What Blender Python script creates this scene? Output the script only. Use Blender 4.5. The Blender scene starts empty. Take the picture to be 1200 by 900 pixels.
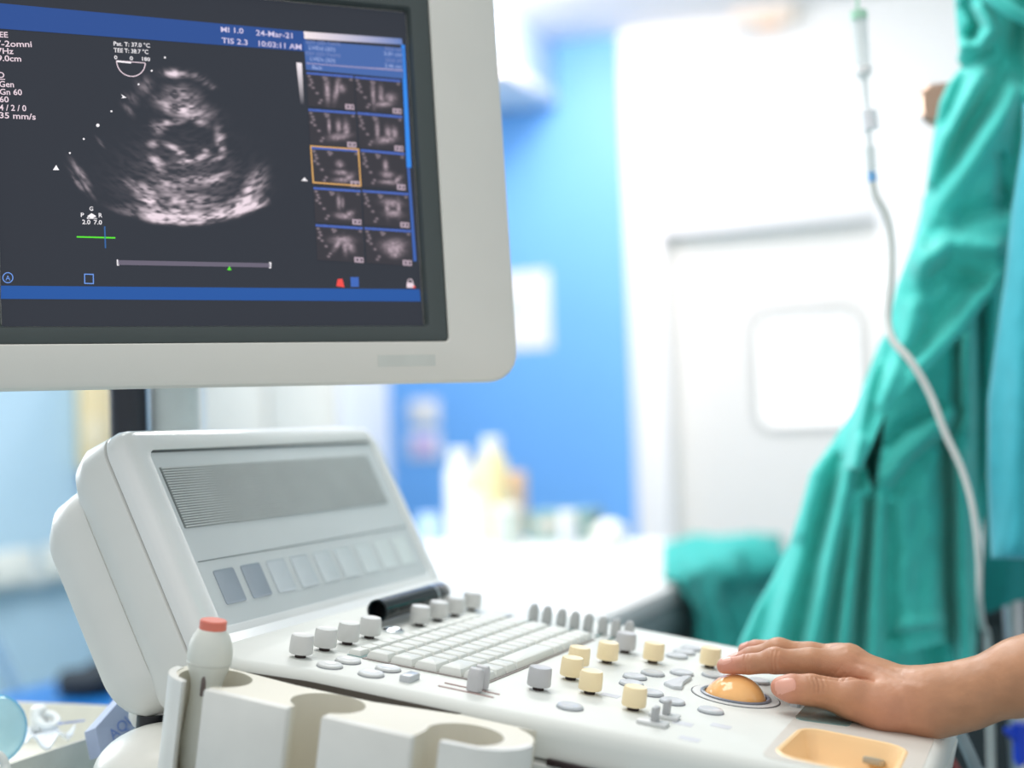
import bpy, bmesh, math, random
import numpy as np
from mathutils import Vector, Matrix, noise as mnoise
from mathutils.geometry import tessellate_polygon

random.seed(7)
rng = np.random.RandomState(5)
SC = bpy.context.scene
COL = SC.collection

# ------------------------------------------------------------------ camera
FPX = 1667.0                      # focal length in pixels of the 1200x900 frame
CAM_Z = 1.09
def unit(v):
    v = np.asarray(v, float)
    return v / np.linalg.norm(v)
UC = unit([-.035, -1, .034])      # world up seen from the camera (x right, y down, z forward)
YC = np.array([0, 0, 1.]) - UC * UC[2]
YC = unit(YC)
XC = np.cross(YC, UC)
R = np.stack([XC, YC, UC])        # world = R @ camera vector
CAM = np.array([0, 0, CAM_Z])
cam_data = bpy.data.cameras.new('camera')
cam = bpy.data.objects.new('camera', cam_data)
COL.objects.link(cam)
m = Matrix.Identity(4)
for i in range(3):
    m[i][0] = R[i, 0]; m[i][1] = -R[i, 1]; m[i][2] = -R[i, 2]; m[i][3] = CAM[i]
cam.matrix_world = m
cam_data.sensor_width = 36.0
cam_data.lens = FPX / 1200 * 36
cam_data.clip_start = 0.02
cam_data.dof.use_dof = True
cam_data.dof.focus_distance = 1.075
cam_data.dof.aperture_fstop = 2.3
SC.camera = cam

# ------------------------------------------------------------------ world, lights, exposure
world = bpy.data.worlds.new('world')
SC.world = world
world.use_nodes = True
bg = world.node_tree.nodes['Background']
bg.inputs[0].default_value = (0.97, 1.0, 1.0, 1)
bg.inputs[1].default_value = 0.70

# room axes: console, bed and walls all run along D_ (towards the operator) and W_ (into the room)
W_ = R @ unit(np.array([650, 30, FPX]) - UC * (np.array([650, 30, FPX]) @ UC))
W_[2] = 0; W_ = unit(W_)
UP = np.array([0, 0, 1.])
D_ = np.cross(UP, W_); D_ = -D_ if D_[0] < 0 else D_
ROOM_ROT = math.atan2(D_[1], D_[0])
def room(r, s, z):
    return D_ * r + W_ * s + UP * z

def ray(px, py):
    return np.array([(px - 600) / FPX, (py - 450) / FPX, 1.0])
def V(px, py, depth):             # a real point at the given distance in front of the camera
    return CAM + R @ (ray(px, py) * depth)

def area(name, loc, target, size, power, color=(1, 1, 1), size_y=None):
    d = bpy.data.lights.new(name, 'AREA')
    d.energy = power; d.color = color; d.size = size
    if size_y:
        d.shape = 'RECTANGLE'; d.size_y = size_y
    o = bpy.data.objects.new(name, d)
    COL.objects.link(o)
    o.location = Vector(loc)
    o.rotation_euler = (Vector(target) - Vector(loc)).to_track_quat('-Z', 'Y').to_euler()
    return o
# overhead area lights, most of them added to brighten one part of the room
area('overhead_light_near', room(-.9, 1.3, 2.85), room(-.4, 1.4, 0.9), 1.6, 29, (1.0, .985, .96), 1.0)  # unseen area light added above the console
area('ceiling_lamp_wall', room(-2.05, 5.40, 2.93), room(-2.3, 6.3, 1.2), .3, 25, (1, .84, .86), .3)  # placed to cast the cabinet's shadow; pink tint added to pale the wall
area('fill_light_door', room(-.8, 4.9, 2.93), room(-1.1, 6.5, 1.6), .8, 20, (1, .98, .96), .8)  # unseen, added to brighten the white wall and door
area('fill_light_table', room(-1.35, 3.5, 2.95), room(-1.35, 3.6, 0), 1.1, 48, (1, .99, .97), 1.1)  # unseen, added for the table top, set to keep its side dark
area('fill_light_left_wall', room(-2.3, 3.4, 2.93), room(-3.5, 3.8, 1.0), .8, 26, (.98, .99, 1.0), .8)  # unseen, added to lift the left wall
area('side_light_left', room(-3.4, 2.0, 1.9), room(0, 2.4, 1.2), 1.4, 40, (.96, .98, 1.0), 1.4)  # soft light from beyond the left edge; no window is modelled

vs = SC.view_settings
vs.view_transform = 'Standard'
vs.look = 'None'
vs.exposure = 0.18
vs.gamma = 1.0
vs.use_curve_mapping = False

# ------------------------------------------------------------------ helpers
def on_plane(px, py, p0, n):
    d = R @ ray(px, py)
    t = ((np.asarray(p0) - CAM) @ np.asarray(n)) / (d @ np.asarray(n))
    return CAM + d * t

def srgb(c):
    c = np.asarray(c, float) / 255.0
    return tuple(np.where(c <= .04045, c / 12.92, ((c + .055) / 1.055) ** 2.4)) + (1.0,)

def mat(name, rgb, rough=.5, spec=.5, metal=0, var=.04, scale=30, bump=0, bscale=200, coat=0, trans=0, sss=0, emit=None, estr=0, alpha=1, ior=1.45, sheen=0):
    M = bpy.data.materials.new(name)
    M.use_nodes = True
    nt = M.node_tree
    b = nt.nodes['Principled BSDF']
    c = srgb(rgb)
    b.inputs['Roughness'].default_value = rough
    b.inputs['Metallic'].default_value = metal
    b.inputs['Specular IOR Level'].default_value = spec
    b.inputs['IOR'].default_value = ior
    if coat:
        b.inputs['Coat Weight'].default_value = coat
        b.inputs['Coat Roughness'].default_value = .06
    if trans:
        b.inputs['Transmission Weight'].default_value = trans
    if sss:
        b.inputs['Subsurface Weight'].default_value = sss
        b.inputs['Subsurface Radius'].default_value = (.012, .005, .003)
        b.inputs['Subsurface Scale'].default_value = .5
    if sheen:
        b.inputs['Sheen Weight'].default_value = sheen
    if alpha < 1:
        b.inputs['Alpha'].default_value = alpha
    if emit is not None:
        b.inputs['Emission Color'].default_value = srgb(emit)
        b.inputs['Emission Strength'].default_value = estr
    tc = nt.nodes.new('ShaderNodeTexCoord')
    nz = nt.nodes.new('ShaderNodeTexNoise')
    nz.inputs['Scale'].default_value = scale
    nz.inputs['Detail'].default_value = 4
    nt.links.new(tc.outputs['Object'], nz.inputs['Vector'])
    rp = nt.nodes.new('ShaderNodeValToRGB')
    rp.color_ramp.elements[0].position = .3
    rp.color_ramp.elements[1].position = .7
    rp.color_ramp.elements[0].color = tuple(x * (1 - var) for x in c[:3]) + (1,)
    rp.color_ramp.elements[1].color = tuple(min(1, x * (1 + var)) for x in c[:3]) + (1,)
    nt.links.new(nz.outputs['Fac'], rp.inputs['Fac'])
    nt.links.new(rp.outputs['Color'], b.inputs['Base Color'])
    if bump:
        n2 = nt.nodes.new('ShaderNodeTexNoise')
        n2.inputs['Scale'].default_value = bscale
        n2.inputs['Detail'].default_value = 3
        nt.links.new(tc.outputs['Object'], n2.inputs['Vector'])
        bp = nt.nodes.new('ShaderNodeBump')
        bp.inputs['Strength'].default_value = bump
        bp.inputs['Distance'].default_value = .001
        nt.links.new(n2.outputs['Fac'], bp.inputs['Height'])
        nt.links.new(bp.outputs['Normal'], b.inputs['Normal'])
    return M

def emat(name, rgb, strength=1.0):          # lit pixels of the screen
    M = bpy.data.materials.new(name)
    M.use_nodes = True
    b = M.node_tree.nodes['Principled BSDF']
    b.inputs['Base Color'].default_value = (.01, .01, .012, 1)
    b.inputs['Roughness'].default_value = .35
    b.inputs['Specular IOR Level'].default_value = .3
    b.inputs['Emission Color'].default_value = srgb(rgb)
    b.inputs['Emission Strength'].default_value = strength
    return M

def vmat(name, strength=1.0, attr='Col'):
    M = bpy.data.materials.new(name)
    M.use_nodes = True
    nt = M.node_tree
    b = nt.nodes['Principled BSDF']
    b.inputs['Base Color'].default_value = (.012, .012, .014, 1)
    b.inputs['Roughness'].default_value = .35
    b.inputs['Specular IOR Level'].default_value = .3
    a = nt.nodes.new('ShaderNodeAttribute')
    a.attribute_name = attr
    nt.links.new(a.outputs['Color'], b.inputs['Emission Color'])
    b.inputs['Emission Strength'].default_value = strength
    return M

def tag(o, label=None, cat=None, group=None, kind=None):
    if label: o['label'] = label
    if cat: o['category'] = cat
    if group: o['group'] = group
    if kind: o['kind'] = kind
    return o

def link(name, me, material=None, parent=None, smooth=True, auto=None):
    o = bpy.data.objects.new(name, me)
    COL.objects.link(o)
    if material is not None and len(me.materials) == 0:
        me.materials.append(material)
    if parent is not None:
        o.parent = parent
    return o

def finish(name, bm, material, parent=None, smooth=True, angle=35):
    bmesh.ops.remove_doubles(bm, verts=bm.verts, dist=1e-6)
    bmesh.ops.recalc_face_normals(bm, faces=bm.faces)
    me = bpy.data.meshes.new(name)
    if smooth:
        for f in bm.faces: f.smooth = True
        for e in bm.edges:
            if len(e.link_faces) == 2 and e.calc_face_angle(0) > math.radians(angle):
                e.smooth = False
    bm.to_mesh(me)
    bm.free()
    return link(name, me, material, parent)

def empty(name, loc=(0, 0, 0), M=None):
    o = bpy.data.objects.new(name, None)
    COL.objects.link(o)
    o.empty_display_size = .05
    if M is not None: o.matrix_world = M
    else: o.matrix_world = Matrix.Translation(Vector(loc))
    return o

def frame(o, x, y, z):
    m = Matrix.Identity(4)
    for i in range(3):
        m[i][0] = x[i]; m[i][1] = y[i]; m[i][2] = z[i]; m[i][3] = o[i]
    return m

def rounded_poly(pts, r, inset=0, seg=5):
    """rounded outline of a 2D polygon, shrunk by inset; always the same point count"""
    n = len(pts)
    P = [np.asarray(p[:2], float) for p in pts]
    rr = [p[2] if len(p) > 2 else r for p in pts]
    ar = sum(P[i][0] * P[(i + 1) % n][1] - P[(i + 1) % n][0] * P[i][1] for i in range(n))
    s = 1 if ar > 0 else -1
    out = []
    Q = []
    for i in range(n):
        a, b, c = P[i - 1], P[i], P[(i + 1) % n]
        d1, d2 = unit(b - a), unit(c - b)
        n1, n2 = np.array([-d1[1], d1[0]]) * s, np.array([-d2[1], d2[0]]) * s
        k = 1 + n1 @ n2
        Q.append(b + (n1 + n2) / k * inset)
    for i in range(n):
        a, b, c = Q[i - 1], Q[i], Q[(i + 1) % n]
        d1, d2 = unit(b - a), unit(c - b)
        cosang = np.clip(d1 @ d2, -1, 1)
        turn = math.acos(cosang)
        rad = max(rr[i] - inset * (1 if (d1[0]*d2[1]-d1[1]*d2[0])*s > 0 else -1), 1e-4)
        t = rad * math.tan(turn / 2)
        t = min(t, .48 * np.linalg.norm(b - a), .48 * np.linalg.norm(c - b))
        p0, p2 = b - d1 * t, b + d2 * t
        for k in range(seg + 1):
            u = k / seg
            # circular-looking quadratic (rational) blend
            w = math.cos(turn / 2)
            q = ((1 - u) ** 2 * p0 + 2 * u * (1 - u) * w * b + u * u * p2) / ((1 - u) ** 2 + 2 * u * (1 - u) * w + u * u)
            out.append(q)
    return out

def loft(bm, rings, cap0=True, cap1=True, closed=True):
    vs_ = [[bm.verts.new(Vector(p)) for p in r] for r in rings]
    n = len(rings[0])
    for a, b in zip(vs_, vs_[1:]):
        for i in range(n if closed else n - 1):
            j = (i + 1) % n
            try: bm.faces.new((a[i], a[j], b[j], b[i]))
            except ValueError: pass
    if cap0: cap(bm, vs_[0])
    if cap1: cap(bm, vs_[-1])
    return vs_

def cap(bm, loopv, holes=()):
    polys = [[v.co.copy() for v in loopv]] + [[v.co.copy() for v in h] for h in holes]
    flat = list(loopv) + [v for h in holes for v in h]
    # project to its own plane for a stable tessellation
    for t in tessellate_polygon(polys):
        try: bm.faces.new([flat[i] for i in t])
        except ValueError: pass

def bx(bm, c, s, bev=0, seg=2, M=None):
    r = bmesh.ops.create_cube(bm, size=1)
    vs_ = r['verts']
    for v in vs_:
        v.co = Vector((v.co.x * s[0], v.co.y * s[1], v.co.z * s[2]))
    if bev:
        es = list({e for v in vs_ for e in v.link_edges})
        rb = bmesh.ops.bevel(bm, geom=es, offset=bev, segments=seg, affect='EDGES', profile=.5)
        vs_ = list({v for f in rb['faces'] for v in f.verts} | {v for v in vs_ if v.is_valid})
    for v in vs_:
        v.co = v.co + Vector(c)
        if M is not None: v.co = M @ v.co
    return vs_

def lathe(bm, prof, seg=24, M=None, cap0=True, cap1=True):
    rings = []
    for r_, z in prof:
        rings.append([Vector((r_ * math.cos(2 * math.pi * k / seg), r_ * math.sin(2 * math.pi * k / seg), z)) for k in range(seg)])
    if M is not None: rings = [[M @ p for p in r_] for r_ in rings]
    loft(bm, rings, cap0, cap1)

def tube(bm, pts, r, seg=10, caps=True):
    pts = [Vector(p) for p in pts]
    rs = r if hasattr(r, '__len__') else [r] * len(pts)
    if len(rs) != len(pts): rs = list(np.interp(np.linspace(0, 1, len(pts)), np.linspace(0, 1, len(rs)), rs))
    up = Vector((0.31, .22, .92))
    rings = []
    prev = None
    for i, p in enumerate(pts):
        d = (pts[min(i + 1, len(pts) - 1)] - pts[max(i - 1, 0)]).normalized()
        if prev is None:
            a = d.cross(up).normalized()
        else:
            a = (prev - d * prev.dot(d)).normalized()
        prev = a
        b = d.cross(a)
        rings.append([p + (a * math.cos(2 * math.pi * k / seg) + b * math.sin(2 * math.pi * k / seg)) * rs[i] for k in range(seg)])
    loft(bm, rings, caps, caps)

def spline(pts, n=8):
    P = [np.asarray(p, float) for p in pts]
    P = [2 * P[0] - P[1]] + P + [2 * P[-1] - P[-2]]
    out = []
    for i in range(1, len(P) - 2):
        for k in range(n):
            t = k / n
            a, b, c, d = P[i - 1], P[i], P[i + 1], P[i + 2]
            out.append(.5 * ((2 * b) + (c - a) * t + (2 * a - 5 * b + 4 * c - d) * t * t + (-a + 3 * b - 3 * c + d) * t ** 3))
    out.append(P[-2])
    return out

def box_obj(name, c, s, material, parent=None, bev=0, rot=None):
    bm = bmesh.new()
    M = None
    if rot is not None: M = rot
    bx(bm, (0, 0, 0), s, bev)
    if M is not None:
        for v in bm.verts: v.co = M @ v.co
    o = finish(name, bm, material, parent)
    o.location = Vector(c)
    return o

def text_obj(name, body, size, material, parent, M, extrude=0, align='LEFT', bold=0, xs=1.0):
    cu = bpy.data.curves.new(name, 'FONT')
    cu.body = body; cu.size = size; cu.align_x = align; cu.extrude = extrude
    cu.offset = bold
    cu.resolution_u = 3
    tmp = bpy.data.objects.new(name + '_t', cu)
    COL.objects.link(tmp)
    dg = bpy.context.evaluated_depsgraph_get()
    me = bpy.data.meshes.new_from_object(tmp.evaluated_get(dg))
    bpy.data.objects.remove(tmp)
    if xs != 1.0:
        for v in me.vertices: v.co.x *= xs
    me.name = name
    me.materials.clear()
    o = link(name, me, material, parent)
    o.matrix_local = M
    return o

ROT_ROOM = Matrix.Rotation(ROOM_ROT, 4, 'Z')
def rbox(name, r, s, z, size, material, parent=None, bev=0):
    """box aligned with the room; r, s, z its centre; size (along r, along s, height)"""
    o = box_obj(name, room(r, s, z), size, material, parent, bev)
    o.rotation_euler = (0, 0, ROOM_ROT)
    return o

# ------------------------------------------------------------------ materials
M_WALLW = mat('white wall paint', (238, 238, 236), .6, var=.01, bump=.05)
M_WALLB = mat('blue wall paint', (112, 176, 240), .5, var=.02, bump=.05)
M_WALLL = mat('lit blue wall paint', (178, 208, 226), .5, var=.02, bump=.05)  # left wall paler: the window's light is put into its paint colour
M_CEIL = mat('ceiling', (240, 240, 240), .8, var=.01)
M_FLOOR = mat('floor vinyl', (120, 150, 160), .35, var=.06, scale=8)
M_DOOR = mat('door laminate', (226, 225, 220), .4, var=.01)
M_TRIMW = mat('white trim', (246, 246, 246), .4, var=.01)
M_PLAST = mat('white plastic', (226, 226, 222), .38, var=.012, bump=.04, bscale=900)
M_PLASTG = mat('glossy white plastic', (228, 230, 229), .16, var=.01, coat=.5)
M_DECK = mat('deck plastic', (222, 224, 219), .45, spec=.3, var=.012, bump=.05, bscale=1200)
M_CREAM = mat('cream plastic', (223, 218, 203), .45, var=.012, bump=.04, bscale=900)
M_PANEL = mat('silver grey panel', (206, 212, 214), .45, var=.01)
M_KNOBG = mat('grey knob', (192, 192, 194), .42, var=.01)
M_KNOBW = mat('pale knob', (212, 212, 210), .42, var=.01)
M_KNOBY = mat('cream yellow knob', (250, 230, 188), .42, var=.01)
M_DARK = mat('dark gap', (44, 30, 30), .5)
M_DGREEN = mat('dark green gap', (40, 66, 64), .5)
M_SLOT = mat('slot', (178, 150, 146), .5)
M_KEY = mat('key plastic', (228, 229, 224), .5, spec=.3, var=.01)
M_BTN = mat('button', (196, 200, 204), .25, var=.01)
M_BTNW = mat('white button', (216, 217, 216), .3, var=.01)
M_ORANGE = mat('orange ball', (250, 190, 122), .13, var=.01, coat=.4)
M_ORANGEC = mat('orange cup', (250, 214, 164), .35, var=.02)
M_RING = mat('ring grey', (120, 124, 134), .35)
M_BLACK = mat('black gloss', (10, 26, 30), .10, spec=.45)
M_CHROME = mat('chrome', (220, 224, 228), .15, metal=1)
M_STEEL = mat('steel', (170, 176, 180), .3, metal=1)
M_GREYBOX = mat('bezel dark', (72, 80, 80), .5, var=.02)

# ------------------------------------------------------------------ room shell
BACK_S, LEFT_R, RIGHT_R, CEIL_Z = 6.58, -3.6, 2.6, 3.0
def struct(o):
    o['kind'] = 'structure'
    return o
struct(rbox('floor', -.5, 3.0, -.05, (6.6, 7.8, .1), M_FLOOR))
struct(rbox('ceiling', -.5, 3.9, CEIL_Z + .05, (6.6, 6.0, .1), M_CEIL))
struct(rbox('wall_left', LEFT_R - .05, 2.95, 1.5, (.1, 7.3, 3.0), M_WALLL))
struct(rbox('wall_right', RIGHT_R + .05, 4.1, 1.5, (.1, 5.0, 3.0), M_WALLW))
def back_r(px, py=400):
    p = on_plane(px, py, room(0, BACK_S, 0), W_)
    return p @ D_, p[2]
r_split = back_r(742)[0]
struct(rbox('wall_back', (LEFT_R + r_split) / 2, BACK_S + .05, 1.5, (r_split - LEFT_R, .1, 3.0), M_WALLB))
# white part of the back wall, around the door opening
d0, d1 = back_r(764)[0], back_r(1056)[0]
ztop = on_plane(900, 247, room(0, BACK_S, 0), W_)[2]
bm = bmesh.new()
def rb(bm, r0, r1, s0, s1, z0, z1, bev=0):
    bx(bm, (0, 0, 0), (r1 - r0, s1 - s0, z1 - z0), bev, M=Matrix.Translation(((r0 + r1) / 2, (s0 + s1) / 2, (z0 + z1) / 2)))
ROOMF = frame((0, 0, 0), D_, W_, UP)
rb(bm, r_split, d0, BACK_S - .04, BACK_S + .1, 0, 3)
rb(bm, d0, d1, BACK_S - .04, BACK_S + .1, ztop, 3)
rb(bm, d1, RIGHT_R, BACK_S - .04, BACK_S + .1, 0, 3)
o = struct(finish('wall_back_white', bm, M_WALLW)); o.matrix_world = ROOMF
o.name = 'wall_back_door_side'
# door: frame, leaf with a small rounded window
door = empty('door_1', room((d0 + d1) / 2, BACK_S, 0)); door['kind'] = 'structure'
door.matrix_world = frame(room((d0 + d1) / 2, BACK_S, 0), D_, W_, UP)
dw = d1 - d0
bm = bmesh.new()
bx(bm, (-dw / 2 + .035, .05, ztop / 2), (.07, .16, ztop), .01)
bx(bm, (dw / 2 - .035, .05, ztop / 2), (.07, .16, ztop), .01)
bx(bm, (0, .05, ztop - .035), (dw - .142, .16, .07), .01)
finish('door_frame', bm, M_TRIMW, door)
wr0, wzt = back_r(884, 374); wr1, wzb = back_r(1002, 493)
rc = (d0 + d1) / 2
outer = [(-dw / 2 + .07, 0), (dw / 2 - .07, 0), (dw / 2 - .07, ztop - .07), (-dw / 2 + .07, ztop - .07)]
hole = rounded_poly([(wr0 - rc, wzb), (wr1 - rc, wzb), (wr1 - rc, wzt), (wr0 - rc, wzt)], .05)
bm = bmesh.new()
for yy in (.09, .13):
    a = [bm.verts.new((p[0], yy, p[1])) for p in outer]
    h = [bm.verts.new((p[0], yy, p[1])) for p in hole]
    if yy == .09: A, H = a, h
    cap(bm, a, [h])
for L0, L1 in ((A, a), (H, h)):
    for i in range(len(L0)):
        bm.faces.new((L0[i], L0[(i + 1) % len(L0)], L1[(i + 1) % len(L0)], L1[i]))
leaf = finish('door_leaf', bm, M_DOOR, door)
bm = bmesh.new()
ro = rounded_poly([(wr0 - rc, wzb), (wr1 - rc, wzb), (wr1 - rc, wzt), (wr0 - rc, wzt)], .05, -.035)
loft(bm, [[(p[0], .088, p[1]) for p in ro], [(p[0], .078, p[1]) for p in ro], [(p[0], .078, p[1]) for p in hole], [(p[0], .088, p[1]) for p in hole]], False, False)
finish('window_gasket', bm, mat('gasket', (176, 178, 174), .5), door)
bm = bmesh.new()
h = [bm.verts.new((p[0], .11, p[1])) for p in hole]
cap(bm, h)
finish('window_pane', bm, mat('lit milky pane', (250, 250, 250), .2, emit=(255, 255, 252), estr=.55), door)

# wall cabinet high on the blue wall: white edged board and pale side
p_back = on_plane(655, 122, room(0, BACK_S, 0), W_)
cab = empty('wall_cabinet', p_back); cab.matrix_world = frame(p_back, D_, W_, UP)
tag(cab, 'pale blue wall cabinet with white bottom edge high on blue wall', 'cabinet')
bm = bmesh.new(); bx(bm, (-.55, -.36, .30), (1.08, .70, .50), .01)
finish('cabinet_body', bm, mat('pale blue laminate', (196, 218, 240), .4), cab)
bm = bmesh.new(); bx(bm, (-.55, -.365, .025), (1.1, .72, .06), .008)
finish('bottom_board', bm, M_TRIMW, cab)

# notice sheet and two switch plates on the blue wall
def wall_plate(name, x0, y0, x1, y1, material, label, cat, thick=.012):
    a = on_plane(x0, y0, room(0, BACK_S, 0), W_); b = on_plane(x1, y1, room(0, BACK_S, 0), W_)
    c = (a + b) / 2
    o = empty(name, c); o.matrix_world = frame(c - W_ * thick / 2, D_, W_, UP)
    w = abs((b - a) @ D_); hh = abs(a[2] - b[2])
    tag(o, label, cat)
    return o, w, hh
o, w, hh = wall_plate('paper_notice', 572, 322, 646, 407, None, 'white paper notice taped on blue wall right of the monitor', 'notice', .004)
bm = bmesh.new(); bx(bm, (0, 0, 0), (w, .004, hh)); finish('sheet', bm, mat('paper white', (238, 238, 238), .7), o)
bm = bmesh.new(); bx(bm, (-.03, -.003, .02), (w * .5, .002, hh * .3)); finish('printed_block', bm, mat('pale green print', (216, 228, 224), .7), o)
for x0, y0, x1, y1, rgb, label in ((480, 469, 515, 498, (236, 236, 234), 'white switch plate on blue wall, the upper of two'),
                                   (479, 507, 517, 537, (236, 232, 240), 'white switch plate with lilac face, the lower of two')):
    o, w, hh = wall_plate('switch_plate', x0, y0, x1, y1, None, label, 'switch plate'); o['group'] = 'switch plates on the blue wall'
    bm = bmesh.new(); bx(bm, (0, 0, 0), (w, .012, hh), .003); finish('plate', bm, mat('plate', (238, 238, 236), .4), o)
    bm = bmesh.new(); bx(bm, (0, -.008, 0), (w * .6, .006, hh * .62), .002); finish('rocker', bm, mat('rocker', (232, 232, 230) if rgb[2] < 236 else (206, 178, 236), .4), o)
# cream wall unit high above the door
o, w, hh = wall_plate('wall_speaker_unit', 862, -30, 936, 31, None, 'cream box with orange and grey lights high above the door', 'wall unit', .14)
bm = bmesh.new(); bx(bm, (0, 0, 0), (w, .14, hh), .015); finish('housing', bm, mat('cream housing', (240, 226, 212), .5), o)
bm = bmesh.new(); bx(bm, (.03, -.06, -hh / 2 - .006), (.10, .03, .02), .004); finish('orange_lamp', bm, mat('orange lens', (250, 196, 150), .4), o)
bm = bmesh.new(); bx(bm, (-.09, -.06, -hh / 2 - .006), (.10, .03, .02), .004); finish('grey_lamp', bm, mat('grey lens', (176, 190, 192), .4), o)

# grey cabinet column and cream box against the far left
def upright(name, x0, x1, s, z0, z1, material, label, cat, depth=.4):
    a = on_plane(x0, 480, room(0, s, 0), W_); b = on_plane(x1, 480, room(0, s, 0), W_)
    r0, r1 = a @ D_, b @ D_
    o = empty(name); o.matrix_world = frame(room((r0 + r1) / 2, s + depth / 2, z0), D_, W_, UP)
    tag(o, label, cat)
    return o, r1 - r0
o, w = upright('storage_cabinet', 236, 398, 4.8, 0, 1.5, None, 'tall grey storage cabinet behind the console, below the monitor', 'cabinet')
bm = bmesh.new(); bx(bm, (0, 0, 1.0), (w, .4, 2.0), .006); finish('body', bm, mat('cabinet grey', (206, 204, 198), .45), o)
for k in (-1, 1):
    bm = bmesh.new(); bx(bm, (k * w / 4, -.21, 1.0), (w / 2 - .012, .02, 1.96), .004); dr = finish('door', bm, mat('cabinet door grey', (208, 206, 200), .45), o)
    bm = bmesh.new(); bx(bm, (k * .03, -.23, 1.0), (.012, .02, .16), .003); finish('handle', bm, M_STEEL, dr)
bm = bmesh.new(); bx(bm, (w / 2 + .008, 0, 1.0), (.016, .4, 2.0), .003); finish('side_trim', bm, mat('lavender white trim', (216, 224, 240), .45), o)
def left_pt(px, py):
    return on_plane(px, py, room(LEFT_R, 0, 0), D_)
a, b = left_pt(86, 430), left_pt(127, 549)
wl_ = float((b - a) @ W_); ht_ = float(a[2] - b[2])
o = empty('wall_board'); o.matrix_world = frame((a + b) / 2 + D_ * .03, D_, W_, UP)
tag(o, 'cream board on the pale blue wall seen left of the black upright', 'board')
bm = bmesh.new(); bx(bm, (0, 0, 0), (.04, wl_, ht_), .008); finish('board', bm, mat('cream board', (236, 216, 172), .7, var=.05), o)
bm = bmesh.new(); bx(bm, (.022, -.05, -.06), (.006, wl_ * .4, ht_ * .3), .001); finish('pinned_sheet', bm, mat('label paper', (240, 228, 200), .7), o)
bm = bmesh.new(); bx(bm, (.01, 0, -ht_ / 2 - .03), (.05, wl_ * .9, .05), .004); finish('blue_ledge', bm, mat('blue foot', (70, 120, 176), .6), o)

# white rail with boxes along the left wall
def left_pt(px, py):
    return on_plane(px, py, room(LEFT_R, 0, 0), D_)
a, b = left_pt(-40, 664), left_pt(96, 655)
rail = empty('wall_rail'); rail.matrix_world = frame((a + b) / 2, D_, W_, UP)
tag(rail, 'white equipment rail running along the pale blue wall at left', 'rail')
ln = abs((b - a) @ W_) + .6
bm = bmesh.new(); bx(bm, (.03, 0, -.05), (.06, ln, .07), .01); finish('rail_bar', bm, mat('rail white', (214, 220, 222), .4), rail)
for k in range(4):
    bm = bmesh.new(); bx(bm, (.07, -ln / 2 + (k + .6) * ln / 4.4, .0), (.05, ln / 6, .12), .01)
    finish('outlet_box', bm, mat('outlet cream', (226, 228, 222), .4), rail)

# blue trolley with dark bag at the far left
p = V(16, 862, 2.9)
tr = empty('blue_trolley'); tr.matrix_world = frame((p[0], p[1], 0), D_, W_, UP)
tag(tr, 'blue topped trolley standing by the pale blue wall', 'trolley')
zt = p[2]
bm = bmesh.new(); bx(bm, (0, .26, zt - .02), (.66, .52, .06), .012); finish('top', bm, mat('blue vinyl', (0, 96, 166), .4), tr)
for sx in (-.29, .29):
    for sy in (.05, .47):
        bm = bmesh.new(); bx(bm, (sx, sy, (zt - .05) / 2), (.035, .035, zt - .05), .004); finish('leg', bm, M_STEEL, tr)
bm = bmesh.new(); bx(bm, (0, .26, .2), (.56, .42, .02), .004); finish('lower_shelf', bm, M_STEEL, tr)
p = V(106, 802, 3.30)
bm = bmesh.new()
bmesh.ops.create_uvsphere(bm, u_segments=20, v_segments=12, radius=1)
for v in bm.verts:
    z_ = v.co.z if v.co.z > -.55 else -.55
    k = 1 + .12 * math.sin(5 * v.co.x + 2 * v.co.y)
    v.co = Vector((v.co.x * .07 * k, v.co.y * .07, (z_ + .55) * .045 * k))
o = finish('black_bag', bm, mat('black nylon', (22, 34, 44), .7, var=.1))
o.location = Vector((p[0], p[1], zt + .011)); tag(o, 'black soft bag lying on the blue topped trolley', 'bag')
p = V(12, 800, 3.2)
bm = bmesh.new(); pA, pB = V(-12, 745, 3.85), V(28, 826, 3.75); tube(bm, [pA, pB, pA + (pB - pA) * (pA[2] - .012) / (pA[2] - pB[2])], .014)
o = finish('dark_pole', bm, mat('slate blue pole', (92, 128, 158), .5)); tag(o, 'slate blue leaning pole in front of the pale blue wall', 'pole')

# ------------------------------------------------------------------ white treatment table
c0 = on_plane(790, 684, (0, 0, .8), UP)      # its right near corner
c1 = on_plane(722, 724, (0, 0, .8), UP)
c2 = on_plane(776, 640, (0, 0, .8), UP)
bed = empty('treatment_table')
tr0, ts0 = c0 @ D_, c0 @ W_
bed.matrix_world = frame((c0[0], c0[1], 0), D_, W_, UP)
tag(bed, 'white topped treatment table with grey sides behind the console', 'table')
q = lambda P: (float((P - c0) @ D_), float((P - c0) @ W_))
print('bed', q(c1), q(c2), q(on_plane(510, 638, (0, 0, .8), UP)))
top_out = [(0.0, -.42), (0.0, 1.0), (-.98, 1.0), (-.98, -.42)]
bm = bmesh.new()
loft(bm, [[(p[0], p[1], zz) for p in rounded_poly(top_out, .03, ins)] for ins, zz in ((.01, .76), (0, .77), (0, .795), (.008, .80))])
finish('table_top', bm, mat('white laminate', (240, 240, 240), .35), bed)
bm = bmesh.new(); bx(bm, (-.49, .29, .5), (.93, 1.38, .50), .01); finish('grey_body', bm, mat('slate grey side', (128, 148, 154), .5), bed)
bm = bmesh.new(); bx(bm, (-.49, .29, .125), (.8, 1.2, .25), .01); finish('plinth', bm, mat('plinth grey', (90, 100, 106), .5), bed)
bm = bmesh.new(); bx(bm, (-.012, .29, .735), (.02, 1.4, .05), .006); finish('edge_bumper', bm, mat('bumper grey', (140, 158, 162), .5), bed)

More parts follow.
